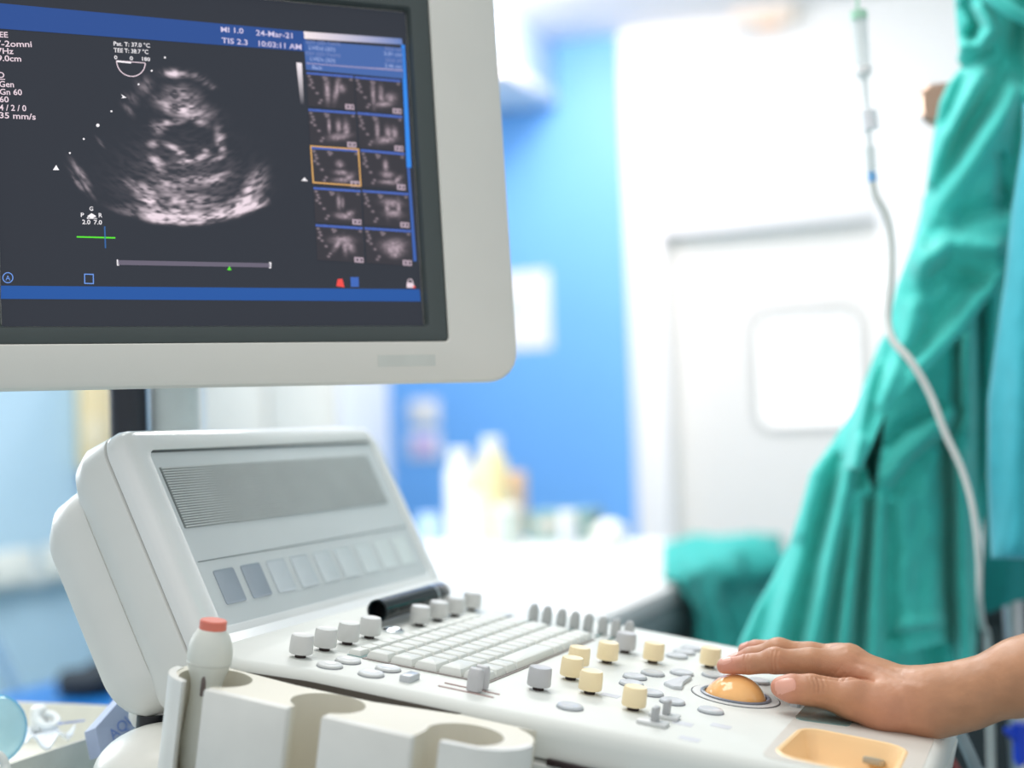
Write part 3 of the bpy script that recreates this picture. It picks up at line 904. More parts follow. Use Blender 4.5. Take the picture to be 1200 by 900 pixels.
# round push buttons
def button_mesh(m, r=.0094):
    bm = bmesh.new()
    lathe(bm, [(r, -.0005), (r, .0016), (r * .93, .0024), (r * .75, .0026), (r * .5, .0022), (r * .15, .0019)], 28)
    b_ = cpart('push_button', bm, m)
    bm = bmesh.new(); lathe(bm, [(r * 1.05, -.0005), (r * 1.05, .0005)], 28); finish('button_gap', bm, M_RING, b_)
    return b_
bw = bg_ = None
for x, y in ((386.6, 779.5), (408, 774), (455, 783.5), (435, 789.5), (589, 720)):
    w_, d_ = con(x, y, .001)
    if bw is None: bw = button_mesh(M_BTNW); bw.location = (w_, d_, 0)
    else: inst(bw, 'push_button', (w_, d_, 0), con_root)
for x, y in ((744, 793), (765, 788.8), (799, 788.4), (740, 801), (763, 812), (788, 822), (833, 832.6), (793, 768.6), (802, 764), (811, 759.5), (836, 791), (889, 798.5), (668, 828)):
    w_, d_ = con(x, y, .001)
    if bg_ is None: bg_ = button_mesh(M_BTN); bg_.location = (w_, d_, 0)
    else: inst(bg_, 'push_button', (w_, d_, 0), con_root)
w_, d_ = con(461, 738.5, .001)
bm = bmesh.new(); lathe(bm, [(.0092, 0), (.0092, .0014), (.0075, .0022), (.0055, .001), (.002, .001)], 28)
o = cpart('power_button', bm, M_CHROME); o.location = (w_, d_, 0); tag(o, 'chrome ringed button')
w_, d_ = con(480, 794, .002)
bm = bmesh.new(); bx(bm, (0, 0, .002), (.018, .009, .006), .0015); o = cpart('rocker_button', bm, M_BTN); o.location = (w_, d_, 0); tag(o, 'grey oblong button')
# curved select key beside the trackball
w_, d_ = con(862, 816, 0)
BALL = (w_, d_)
bm = bmesh.new()
ring_o = []
kp = [con(777, 803), con(787, 799), con(800, 795.5), con(812, 795), con(809, 797.5), con(801, 803), (con(799, 809)), con(788, 808)]
pts = rounded_poly(kp[::-1], .003, 0, 3)
loft(bm, [[(p[0], p[1], hh_) for p in pts] for hh_ in (-.0005, .002)] + [[(p[0], p[1], .0028) for p in rounded_poly(kp[::-1], .003, .0008, 3)]])
o = cpart('select_key', bm, M_BTN); tag(o, 'crescent shaped grey key')
for a0, a1 in ((-.5, .35),):
    bm = bmesh.new()
    arc_ = [(BALL[0] + .041 * math.sin(a) , BALL[1] + .041 * math.cos(a)) for a in np.linspace(a0 + .55, a1 + .55, 8)]
    arc2 = [(BALL[0] + .049 * math.sin(a), BALL[1] + .049 * math.cos(a)) for a in np.linspace(a1 + .55, a0 + .55, 8)]
    pts = rounded_poly(arc_ + arc2, .002, 0, 1)
    loft(bm, [[(p[0], p[1], hh_) for p in pts] for hh_ in (-.0005, .0024)])
    o = cpart('curved_key', bm, M_BTN)

# trackball
bm = bmesh.new()
Rb = .0253
prof = [(Rb * math.cos(a), -.0088 + Rb * math.sin(a)) for a in np.linspace(.32, math.pi / 2 - .03, 14)]
lathe(bm, prof, 40)
ball = cpart('trackball', bm, M_ORANGE); ball.location = (BALL[0], BALL[1], 0); tag(ball, 'glossy orange trackball')
bm = bmesh.new(); lathe(bm, [(.0242, -.0015), (.0242, .0018), (.0258, .0024), (.0272, .0018), (.0274, -.001)], 44, cap0=False, cap1=False)
o = finish('trackball_ring', bm, M_RING, ball)
bm = bmesh.new(); lathe(bm, [(.0272, -.001), (.0272, .0007), (.0332, .0007), (.0336, -.001)], 44, cap0=False, cap1=False)
o = finish('raised_collar', bm, M_BTNW, ball)
bm = bmesh.new(); lathe(bm, [(.0336, -.001), (.0336, .0003), (.0344, .0003), (.0344, -.001)], 44, cap0=False, cap1=False)
o = finish('collar_groove', bm, mat('groove shade', (90, 92, 96), .6), ball)

# TGC fader bank
fad = None
for i, (x, y) in enumerate(((624.4, 729), (640, 732), (657, 735.4), (672.4, 738.4), (688.4, 741), (705.4, 744.4), (720.6, 748), (736, 751))):
    w_, d_ = con(x, y - 1, 0)
    if fad is None:
        bm = bmesh.new()
        rings = []
        for zz, k in ((.001, 1), (.010, .98), (.0135, .86), (.0158, .6), (.0168, .25)):
            rings.append([(p[0] * (.6 + .4 * k), p[1] * k, zz) for p in rounded_poly([(-.0035, -.0046), (.0035, -.0046), (.0035, .0046), (-.0035, .0046)], .0025, 0, 4)])
        loft(bm, rings)
        fad = cpart('fader_cap', bm, mat('fader grey', (186, 188, 188), .45)); fad.location = (w_, d_, 0)
        bm = bmesh.new(); bx(bm, (-.004, 0, .0004), (.03, .0022, .0012)); finish('fader_slot', bm, mat('slot teal', (84, 120, 116), .5), fad)
    else:
        inst(fad, 'fader_cap', (w_, d_, 0), con_root)
# the pair of long faders at the near edge
pair = None
for (x, y), (s0, s1) in (((555.5, 812), ((513, 804.4), (579, 817.6))), ((563, 808.5), ((520.6, 801), (586, 814)))):
    w_, d_ = con(x, y - 1, 0)
    bm = bmesh.new()
    rings = []
    for zz, k in ((.0012, 1), (.011, .98), (.0148, .84), (.0168, .55), (.0174, .2)):
        rings.append([(p[0] * k, p[1] * (.7 + .3 * k), zz) for p in rounded_poly([(-.0045, -.0054), (.0045, -.0054), (.0045, .0054), (-.0045, .0054)], .003, 0, 4)])
    loft(bm, rings)
    f_ = cpart('long_fader_cap', bm, M_KNOBG); f_.location = (w_, d_, 0)
    a_, b_ = con(*s0), con(*s1)
    bm = bmesh.new(); bx(bm, ((a_[0] + b_[0]) / 2 - w_, (a_[1] + b_[1]) / 2 - d_, .0003), (.0016, abs(b_[1] - a_[1]), .0008)); finish('fader_slot', bm, M_SLOT, f_)
# toggle pair
for x, y in ((765, 849), (778.5, 841)):
    w_, d_ = con(x, y, 0)
    bm = bmesh.new(); bx(bm, (0, 0, .0015), (.013, .021, .003), .001); t_ = cpart('toggle_plate', bm, mat('toggle plate', (212, 214, 214), .4)); t_.location = (w_, d_, 0)
    bm = bmesh.new(); bx(bm, (.0, .001, .0075), (.009, .0045, .0105), .0012); l_ = finish('toggle_lever', bm, mat('toggle grey', (172, 174, 176), .4), t_)
# printed marks on the deck
for x, y in ((845, 851), (808, 866), (800, 848), (715, 815)):
    w_, d_ = con(x, y, 0)
    bm = bmesh.new(); bx(bm, (0, 0, .0001), (.010, .014, .0002)); o = cpart('printed_mark', bm, mat('mark lilac', (206, 208, 214), .5)); o.location = (w_, d_, 0)

# cup recess
bm = bmesh.new()
def cup_ring(ins, h): return [(p[0], p[1], h) for p in rounded_poly(cup_c, .014, ins, 5)]
loft(bm, [cup_ring(-.0035, .0004), cup_ring(-.002, .0012), cup_ring(.0, .0008), cup_ring(.002, -.003), cup_ring(.006, -.016), cup_ring(.012, -.022)], False, True)
cup = cpart('cup_recess', bm, M_ORANGEC); tag(cup, 'orange lined recess at the operator edge')
a_ = con(1027, 893, -.012)
bm = bmesh.new(); bx(bm, (0, 0, 0), (.05, .012, .005), .0015, M=Matrix.Translation((a_[0] - .012, a_[1], -.009)) @ Matrix.Rotation(math.radians(14), 4, 'Y'))
finish('recess_latch', bm, mat('latch grey', (168, 162, 146), .45), cup)
# clear film over the trackball end and glossy strip
bm = bmesh.new()
kp = [con(905, 832), con(1010, 838), con(1030, 846), con(990, 838)]
g0 = [con(933, 846), con(958, 833), con(1000, 838), con(1012, 850)]
bm = bmesh.new()
pts = rounded_poly([(.112, .3495), (.24, .3495), (.24, .388), (.124, .388)], .006, 0, 3)
loft(bm, [[(p[0], p[1], hh_) for p in pts] for hh_ in (-.0005, .0012)])
o = cpart('glossy_strip', bm, mat('strip with painted reflection', (112, 142, 140), .05, coat=.6)); tag(o, 'glossy strip under the hand')  # teal stands for the gown's reflection, put into the strip's colour

# warm grey pad of the operator edge around the cup
pad_pts = rounded_poly([(-.008, .349), (.335, .349), (.335, .41), (.305, .447), (.042, .447), (.0, .421)], .01, 0, 4)
bm = bmesh.new()
lp = [[bm.verts.new((p[0], p[1], h_)) for p in pad_pts] for h_ in (-.0004, .0005)]
lh = [[bm.verts.new((p[0], p[1], h_)) for p in cup_hole] for h_ in (-.0004, .0005)]
for L0, L1 in (lp, lh):
    for i in range(len(L0)): bm.faces.new((L0[i], L0[(i + 1) % len(L0)], L1[(i + 1) % len(L0)], L1[i]))
cap(bm, lp[1], [lh[1]])
cpart('armrest_pad', bm, mat('warm grey pad', (212, 208, 200), .35, var=.012))

# keyboard
NW, SW_, SE, NE = (np.array(p) for p in ((.029, .039), (.032, .138), (.258, .147), (.262, .045)))
def kpos(u, v): return (NW * (1 - u) + NE * u) * (1 - v) + (SW_ * (1 - u) + SE * u) * v
bm = bmesh.new()
pts = [tuple(NW + (-.0015, -.0015)), tuple(NE + (.0015, -.0015)), tuple(SE + (.0015, .0015)), tuple(SW_ + (-.0015, .0015))]
loft(bm, [[(p[0], p[1], h_) for p in pts] for h_ in (-.0005, .0007)])
kbd = cpart('keyboard', bm, mat('key bed', (150, 142, 138), .6))
def keycap(u0, u1, v0, v1, hgt=.0064, name='key', m=M_KEY):
    g = .0009
    c_ = [kpos(u0, v0), kpos(u1, v0), kpos(u1, v1), kpos(u0, v1)]
    bm = bmesh.new()
    pts4 = [tuple(p) for p in c_]
    loft(bm, [[(p[0], p[1], hh_) for p in rounded_poly(pts4, .0015, ins, 2)] for ins, hh_ in ((g, .0007), (g + .0003, hgt - .0034), (.0024, hgt - .0006), (.0034, hgt))])
    return finish(name, bm, m, kbd)
rows = [([1.0] * 13 + [1.0], 0), ([1.35] + [1.0] * 11 + [1.65], 0), ([1.6] + [1.0] * 10 + [2.4], 0), ([2.1] + [1.0] * 10 + [1.9], 0), ([1.2, 1.2, 1.2, 4.9, 1.2, 1.1, 1.1, 1.1, 1.0], 0)]
for ri, (ws, _) in enumerate(rows):
    tot = sum(ws); x_ = 0
    for k in ws:
        keycap(x_ / tot, (x_ + k) / tot, ri / 5, (ri + 1) / 5)
        x_ += k
F0, F1 = np.array(con(417, 767)), np.array(con(562, 728))
fd = np.array((0, .0115))
NWf, NEf = np.array((.030, .0235)), np.array((.25, .0325))
o_ = cpart('function_key_bed', (lambda b: (loft(b, [[(p[0], p[1], h_) for p in (NWf, NEf, NEf + fd * 1.12, NWf + fd * 1.12)] for h_ in (-.0005, .0006)]), b)[1])(bmesh.new()), mat('function bed', (150, 178, 178), .6))
for k in range(14):
    u0, u1 = k / 14, (k + 1) / 14
    c_ = [NWf * (1 - u0) + NEf * u0, NWf * (1 - u1) + NEf * u1]
    p4 = [tuple(c_[0]), tuple(c_[1]), tuple(c_[1] + fd), tuple(c_[0] + fd)]
    bm = bmesh.new()
    loft(bm, [[(p[0], p[1], hh_) for p in rounded_poly(p4, .0012, ins, 2)] for ins, hh_ in ((.0007, .0005), (.0008, .0032), (.0018, .0046))])
    finish('function_key', bm, M_KEY, o_)

# ------------------------------------------------------------------ hood with speaker grille and soft keys
BETA = math.radians(25)
HT = -D_ * math.sin(BETA) + UP * math.cos(BETA)
HN = D_ * math.cos(BETA) + UP * math.sin(BETA)
HB = on_plane(262, 728, cw(0, 0, .012), CN)
HF = frame(HB, CW, HT, HN)
HL = CINV @ HF
hood = None
def hw(px, py, n=0.0):
    P = on_plane(px, py, HB + HN * n, HN); q_ = P - HB
    return float(q_ @ CW), float(q_ @ HT)
print('hood', [tuple(round(a, 3) for a in hw(*p)) for p in ((140, 509), (158, 498), (430, 497), (507, 639), (527, 690), (228, 735), (186, 543), (432, 533), (457, 590), (218, 615), (232, 655), (470, 622), (241, 663), (280, 703), (464, 625), (495, 665), (260, 740), (440, 700), (172,527), (432,520), (507,674))])
def hpart(name, bm, m, parent=con_root):
    o = finish(name, bm, m, parent)
    if parent is con_root: o.matrix_local = HL
    return o
WL, WR, TB, TT = -.034, .402, -.045, .168
def hring(wl, wr, tb, tt, r, n, rb=None, seg=7):
    rb = r if rb is None else rb
    return [(p[0], p[1], n) for p in rounded_poly([(wl, tb, rb), (wr, tb, rb), (wr, tt, r), (wl, tt, r)], r, 0, seg)]
# front bezel: ring with opening
IW = (-.003, .380, -.004, .1475)
bm = bmesh.new()
def ir(ins, n): return hring(IW[0] + ins, IW[1] - ins, IW[2] + ins, IW[3] - ins, .008, n)
L = loft(bm, [hring(WL, WR, TB, TT, .022, -.016, .012), hring(WL, WR, TB, TT, .022, -.010, .012), hring(WL + .0015, WR - .0015, TB + .0015, TT - .0015, .022, -.005, .012),
              hring(WL + .005, WR - .005, TB + .005, TT - .005, .020, -.0012, .012), hring(WL + .010, WR - .010, TB + .010, TT - .010, .018, 0, .012)], False, False)
L2 = loft(bm, [ir(-.001, .0), ir(0, -.0006), ir(0, -.003)], False, False)
for i in range(len(L[-1])):
    j = (i + 1) % len(L[-1]); bm.faces.new((L[-1][i], L[-1][j], L2[0][j], L2[0][i]))
bezel = hpart('hood_bezel', bm, M_PLASTG); tag(bezel, 'glossy white hood frame')
bm = bmesh.new()
loft(bm, [ir(.0, -.0045), ir(.0, -.0022)])
panel = hpart('display_panel', bm, M_PANEL)
bm = bmesh.new(); bx(bm, (.19, .0508, -.0021), (.374, .0006, .0006)); finish('panel_line', bm, mat('panel line', (110, 120, 122), .5), panel)
bm = bmesh.new(); bx(bm, (.1885, .1463, -.0016), (.378, .0012, .0012)); finish('panel_shadow_line', bm, mat('shadow line dark', (70, 76, 78), .6), panel)  # dark strip painting the shadow along the panel's top edge
# speaker grille
gx0, gx1, gy0, gy1 = .004, .3605, .0795, .1325
bm = bmesh.new(); bx(bm, ((gx0 + gx1) / 2, (gy0 + gy1) / 2, -.0021), (gx1 - gx0, gy1 - gy0, .0006)); gr = finish('speaker_grille', bm, mat('grille dark', (104, 112, 112), .6), panel)
bm = bmesh.new()
ns = 24
for k in range(ns):
    y_ = gy0 + (k + .5) * (gy1 - gy0) / ns
    bx(bm, ((gx0 + gx1) / 2, y_, -.0014), (gx1 - gx0 - .002, (gy1 - gy0) / ns * .58, .0012))
o = finish('grille_slats', bm, mat('grille slat', (198, 203, 203), .5), panel); o['kind'] = 'stuff'
# soft key windows
for k in range(9):
    w0 = .016 + k * .0395
    bm = bmesh.new()
    pts = rounded_poly([(w0, .0125), (w0 + .029, .0125), (w0 + .029, .0415), (w0, .0415)], .002, 0, 3)
    pin = rounded_poly([(w0, .0125), (w0 + .029, .0125), (w0 + .029, .0415), (w0, .0415)], .002, .0012, 3)
    loft(bm, [[(p[0], p[1], -.0022) for p in pts], [(p[0], p[1], -.0014) for p in pts], [(p[0], p[1], -.0018) for p in pin]])
    o = finish('softkey_window', bm, mat('softkey glass', (158, 168, 180) if k < 2 else (194 + k * 3, 202 + k * 3, 210 + k * 2), .4, var=.04), panel)  # windows whiten along the row: a reflection put into the glass colour
    if k < 2: tag(o, 'darker blue grey soft key window')
# mid and rear shells
bm = bmesh.new()
loft(bm, [hring(WL + .002, WR - .002, TB, TT - .002, .022, -.017, .012), hring(WL, WR, TB, TT, .022, -.019, .012), hring(WL - .001, WR + .001, TB, TT + .001, .024, -.040, .012),
          hring(WL + .003, WR - .003, TB, TT - .004, .026, -.055, .012), hring(WL + .012, WR - .012, TB, TT - .014, .028, -.066, .012), hring(WL + .03, WR - .03, TB, TT - .03, .03, -.070, .012)])
hpart('hood_shell', bm, M_PLAST)
bm = bmesh.new()
TR = TT - .022
loft(bm, [hring(WL + .006, WR - .006, TB + .004, TR - .002, .026, -.060, .035), hring(WL + .003, WR - .003, TB + .004, TR, .028, -.072, .035), hring(WL + .004, WR - .004, TB + .004, TR - .002, .03, -.092, .035),
          hring(WL + .010, WR - .010, TB + .010, TR - .010, .032, -.106, .035), hring(WL + .025, WR - .025, TB + .024, TR - .025, .034, -.114, .03)])
hpart('hood_rear_shell', bm, M_PLAST)
# glossy sill between hood and deck
bm = bmesh.new()
sec = [(-.012, .016, 0), (-.012, .002, .004), (-.02, -.022, .014)]
def sill(w):
    return [cl(HB + CW * w + HT * t + HN * n) for t, n in ((-.008, -.002), (-.012, .001), (-.016, .004), (-.026, .012), (-.036, .020), (-.046, .034), (-.056, .034), (-.056, -.03), (-.008, -.03))]
loft(bm, [sill(w) for w in (WL + .008, WL + .012, .1, .3, WR - .012, WR - .008)])
cpart('hood_sill', bm, M_PLASTG)
# neck and dome of the swivel under the hood
bm = bmesh.new()
P0_ = V(168, 800, 1.12); P1_ = V(171, 836, 1.12)
lathe(bm, [(.023, .012), (.0235, -.010), (.0205, -.016)], 24, Matrix.Translation(Vector(cl(V(186, 824, 1.135)))) @ CINV.to_3x3().to_4x4())
cpart('swivel_neck', bm, M_PLAST)
bm = bmesh.new()
lathe(bm, [(.013, .006), (.014, -.012)], 20, Matrix.Translation(Vector(cl(V(180, 845, 1.12)))) @ CINV.to_3x3().to_4x4())
cpart('swivel_pin', bm, mat('black pin', (20, 24, 32), .3))
bm = bmesh.new()
prof = [(.056, -.10), (.056, -.028)] + [(.056 * math.cos(a), -.028 + .036 * math.sin(a)) for a in np.linspace(.2, 1.5, 9)]
lathe(bm, prof, 36, Matrix.Translation(Vector(cl(V(196, 860, 1.085)))) @ CINV.to_3x3().to_4x4())
cpart('swivel_dome', bm, mat('dome plastic', (238, 236, 228), .3))

# ------------------------------------------------------------------ probe holder on the near side
bm = bmesh.new()
NEAR_W = -.108; RH = .0255; CWH = -.0815
HTOP, HBOT = -.0065, -.085
def arc(c, r, a0, a1, n=14): return [(c[0] + r * math.cos(a), c[1] + r * math.sin(a)) for a in np.linspace(a0, a1, n)]
# (centre along d, slit from, slit to) of the three cups
cups = [(-.020, -.0275, -.008), (.0695, .0565, .0825), (.171, .1475, .166)]
out = [(-.050, -.046), (-.0515, -.02), (-.0565, .03), (-.0555, .09), (-.0395, .15), (-.0385, .205)]
out += arc((-.0735, .180), .034, .35, math.pi * .5, 5) + arc((-.0745, .180), .034, math.pi * .55, math.pi * .93, 7)
for c, a, b in reversed(cups):
    tb = math.pi - math.asin((b - c) / RH); ta_ = math.pi - math.asin((a - c) / RH) - 2 * math.pi
    out += [(NEAR_W, b)] + arc((CWH, c), RH, tb, ta_, 28) + [(NEAR_W, a)]
out += arc((-.0765, -.0205), .033, math.pi * 1.12, math.pi * 1.5, 7) + arc((-.0755, -.0205), .033, math.pi * 1.55, math.pi * 1.8, 4)
loft(bm, [[(p[0], p[1], h) for p in out] for h in (HBOT, HTOP - .0015)] + [[(p[0], p[1], HTOP) for p in out]])
hold = cpart('probe_holder', bm, M_CREAM); tag(hold, 'cream probe holder with three slotted cups')
M_HP = mat('holder plate white', (227, 226, 221), .42)
for d0_, d1_ in ((cups[0][2], cups[1][1]), (cups[1][2], cups[2][1])):
    bm = bmesh.new(); bx(bm, (NEAR_W - .003, (d0_ + d1_) / 2, (HTOP + HBOT) / 2 + .0005), (.008, d1_ - d0_ + .001, HTOP - HBOT), .0022)
    finish('holder_plate', bm, M_HP, hold)
for (ac, rr_, t0, t1, dd) in (((-.0765, -.0205), .0335, math.pi * 1.10, math.pi * 1.5, None), ((-.0745, .180), .0345, math.pi * .5, math.pi * .90, None)):
    bm = bmesh.new()
    a_in = arc(ac, rr_ - .004, t0, t1, 10); a_out = arc(ac, rr_ + .0015, t0, t1, 10)
    if t0 > math.pi: a_in = [(NEAR_W + .002, cups[0][1])] + a_in; a_out = [(NEAR_W - .004, cups[0][1])] + a_out
    else: a_in = a_in + [(NEAR_W + .002, cups[2][2])]; a_out = a_out + [(NEAR_W - .004, cups[2][2])]
    pts = a_in + a_out[::-1]
    loft(bm, [[(p[0], p[1], h) for p in pts] for h in (HBOT, HTOP - .001)] + [[(p[0], p[1], HTOP + .0008) for p in pts]])
    finish('end_wall', bm, M_HP, hold)
bm = bmesh.new(); bx(bm, (-.045, .06, -.06), (.02, .2, .04), .004); finish('holder_bracket', bm, M_CREAM, hold)
bm = bmesh.new(); loft(bm, [[(p[0], p[1], h) for p in rounded_poly([(-.108, -.048), (-.06, -.048), (-.06, .208), (-.108, .208)], .02)] for h in (HBOT - .004, HBOT)]); finish('holder_floor', bm, M_CREAM, hold)
# ultrasound probe in the first cup
pb_ = cw(-.079, -.0285, 0)
probe = empty('ultrasound_probe'); probe.matrix_world = frame(pb_, CD, CW, UP * 0 + np.cross(CD, CW))
tag(probe, 'pale ultrasound probe with red cap in the leftmost holder cup', 'probe')
bm = bmesh.new()
lathe(bm, [(.005, HBOT + .001), (.0105, HBOT + .004), (.0132, -.066), (.0135, -.05), (.0122, -.036), (.0106, -.022), (.0107, -.015), (.0116, -.0095), (.0134, -.004), (.0151, .001), (.0158, .006), (.0157, .011), (.0147, .0165), (.0130, .021), (.0110, .0245), (.0094, .0262)], 36)
finish('probe_body', bm, mat('probe shell', (214, 216, 208), .4), probe)
bm = bmesh.new(); lathe(bm, [(.0095, .0252), (.0095, .0318), (.0088, .0326)], 28); o = finish('red_cap', bm, mat('coral red', (222, 122, 104), .45), probe)
bm = bmesh.new(); bx(bm, (.0042, -.0106, -.0105), (.003, .0034, .017), .001); finish('marker_stripe', bm, mat('stripe grey', (112, 100, 98), .5), probe)
bm = bmesh.new(); lathe(bm, [(.0152, .0016), (.0157, .0022), (.0157, .0028), (.0154, .0034)], 36, cap0=False, cap1=False); finish('seam_ring', bm, mat('probe seam', (200, 202, 194), .5), probe)

# ------------------------------------------------------------------ black tube lying against the sill
ta, tb_ = np.array(cl(V(441, 714, 1.165))), np.array(cl(V(523, 692.5, 1.375)))
ta = np.array([con(441, 716, .0125)[0], con(441, 716, .0125)[1], .0125]); tb_ = np.array([con(520, 694.5, .0125)[0], con(520, 694.5, .0125)[1], .0125])
print('tube', ta, tb_)
ta[1] = tb_[1] = (ta[1] + tb_[1]) / 2 * .5 + ta[1] * .5
A_, B_ = cw(*ta), cw(*tb_)
ax = unit(B_ - A_)
tb_root = empty('black_tube'); tb_root.matrix_world = frame(A_, unit(np.cross(CN, ax)), np.cross(ax, unit(np.cross(CN, ax))), ax)
LT = float(np.linalg.norm(B_ - A_))
tag(tb_root, 'glossy black tube with chrome ring lying along the hood foot', 'tube')
r_ = .0098
bm = bmesh.new(); lathe(bm, [(r_ * .78, .02), (r_ * .78, .001), (r_ * .86, 0), (r_, .001), (r_, LT * .78)], 32, cap0=True, cap1=True); finish('barrel', bm, M_BLACK, tb_root)
bm = bmesh.new(); lathe(bm, [(r_ * 1.03, LT * .78), (r_ * 1.03, LT * .80)], 32); finish('chrome_ring', bm, M_CHROME, tb_root)
bm = bmesh.new(); lathe(bm, [(r_, LT * .80), (r_, LT * .97), (r_ * .8, LT)], 32); finish('end_cap', bm, M_BLACK, tb_root)

# ------------------------------------------------------------------ monitor
MH = R @ unit([3800, -76, FPX])
mv_ = np.array([-.065, -1, .1]); mv_ -= unit([3800, -76, FPX]) * (mv_ @ unit([3800, -76, FPX])); 
MV = R @ unit(mv_)
MN = np.cross(MH, MV)
MO = V(300, 230, 1.15)
mon = empty('ultrasound_monitor'); mon.matrix_world = frame(MO, MH, MV, MN)
tag(mon, 'white framed monitor showing a grey heart ultrasound image', 'monitor')
def mu(px, py):
    P = on_plane(px, py, MO, MN); q_ = P - MO
    return float(q_ @ MH), float(q_ @ MV)
AX0, AX1, AY0, AY1 = -.1965, .1378, -.1058, .1665
def mring(l, r, b, t, rad, z, seg=6): return [(p[0], p[1], z) for p in rounded_poly([(l, b), (r, b), (r, t), (l, t)], rad, 0, seg)]
# casing
CX0, CX1, CY0, CY1 = -.279, .2205, -.1545, .232
bm = bmesh.new()
def cr(ins, z, rad=.026): return mring(CX0 + ins, CX1 - ins, CY0 + ins, CY1 - ins, rad, z)
def br(ins, z): return mring(-.2165 - ins, .1572 + ins, -.1205 - ins, .1855 + ins, .004, z)
La = loft(bm, [cr(.05, -.062), cr(.03, -.055), cr(.012, -.034), cr(.004, -.012), cr(.0, -.004), cr(.0, .002), cr(.0015, .0055), cr(.005, .0075)], True, False)
Lb = loft(bm, [br(.001, .0075), br(0, .0065), br(0, -.003)], False, True)
for i in range(len(La[-1])):
    j = (i + 1) % len(La[-1]); bm.faces.new((La[-1][i], La[-1][j], Lb[0][j], Lb[0][i]))
finish('casing', bm, mat('monitor casing', (222, 220, 213), .42, var=.01, bump=.04, bscale=900), mon)
bm = bmesh.new()
Lb = loft(bm, [br(-.0005, -.002), br(-.0005, .005), br(-.002, .006)], False, False)
Ls = loft(bm, [mring(AX0 - .003, AX1 + .003, AY0 - .002, AY1 + .003, .003, .0052), mring(AX0 - .001, AX1 + .001, AY0 - .0005, AY1 + .001, .003, .0005), mring(AX0 - .001, AX1 + .001, AY0 - .0005, AY1 + .001, .003, -.002)], False, False)
for i in range(len(Ls[0])):
    j = (i + 1) % len(Ls[0]); bm.faces.new((Lb[-1][i], Lb[-1][j], Ls[0][j], Ls[0][i]))
finish('screen_bezel', bm, M_GREYBOX, mon)
a_, b_ = mu(440, 431), mu(506, 417)
bm = bmesh.new(); bx(bm, ((a_[0] + b_[0]) / 2, (a_[1] + b_[1]) / 2, .0076), (abs(b_[0] - a_[0]), abs(b_[1] - a_[1]), .0006)); finish('worn_badge', bm, mat('badge grey', (204, 207, 201), .5), mon)

# what the screen shows
INV = np.linalg.inv
def mono(name, m, pts_px, z, parent, thick=.0002):
    """flat polygon on the screen through points read off the picture"""
    bm = bmesh.new()
    vs0 = [bm.verts.new((*mu(*p), z)) for p in pts_px]
    cap(bm, vs0)
    return finish(name, bm, m, parent, smooth=False)
# echo picture as per-face colours on a fine grid
NXs, NYs = 420, 342
xs_ = np.linspace(AX0, AX1, NXs + 1); ys_ = np.linspace(AY0, AY1, NYs + 1)
# map monitor plane -> picture coordinates (only used to draw the echo with the measured outline)
def m2p(x, y):
    P = MO[:, None] + MH[:, None] * x.ravel() + MV[:, None] * y.ravel() - CAM[:, None]
    c = R.T @ P
    return (c[0] / c[2] * FPX + 600).reshape(x.shape), (c[1] / c[2] * FPX + 450).reshape(x.shape)
xc_, yc_ = np.meshgrid((xs_[1:] + xs_[:-1]) / 2, (ys_[1:] + ys_[:-1]) / 2)
PX, PY = m2p(xc_, yc_)
def vnoise(a, b, seed):
    g = np.random.RandomState(seed).rand(256, 256)
    ia, ib = np.floor(a).astype(int), np.floor(b).astype(int)
    fa, fb = a - ia, b - ib
    fa = fa * fa * (3 - 2 * fa); fb = fb * fb * (3 - 2 * fb)
    q2 = lambda i, j: g[i % 256, j % 256]
    return (q2(ia, ib) * (1 - fa) + q2(ia + 1, ib) * fa) * (1 - fb) + (q2(ia, ib + 1) * (1 - fa) + q2(ia + 1, ib + 1) * fa) * fb
AXP, AYP = 215., 45.
rad_ = np.hypot(PX - AXP, PY - AYP); th_ = np.arctan2(PX - AXP, PY - AYP)
speck = vnoise(rad_ / 3.6, th_ * rad_ / 9.5 + 40, 3) * .7 + vnoise(rad_ / 2.1, th_ * rad_ / 5.0 + 40, 4) * .45
def blob(x, y, rx, ry, ang=0, pw=2):
    c, s = math.cos(math.radians(ang)), math.sin(math.radians(ang))
    dx, dy = PX - x, PY - y
    a = (dx * c + dy * s) / rx; b = (-dx * s + dy * c) / ry
    return np.exp(-(a * a + b * b) ** (pw / 2))
E_ = np.zeros_like(PX)
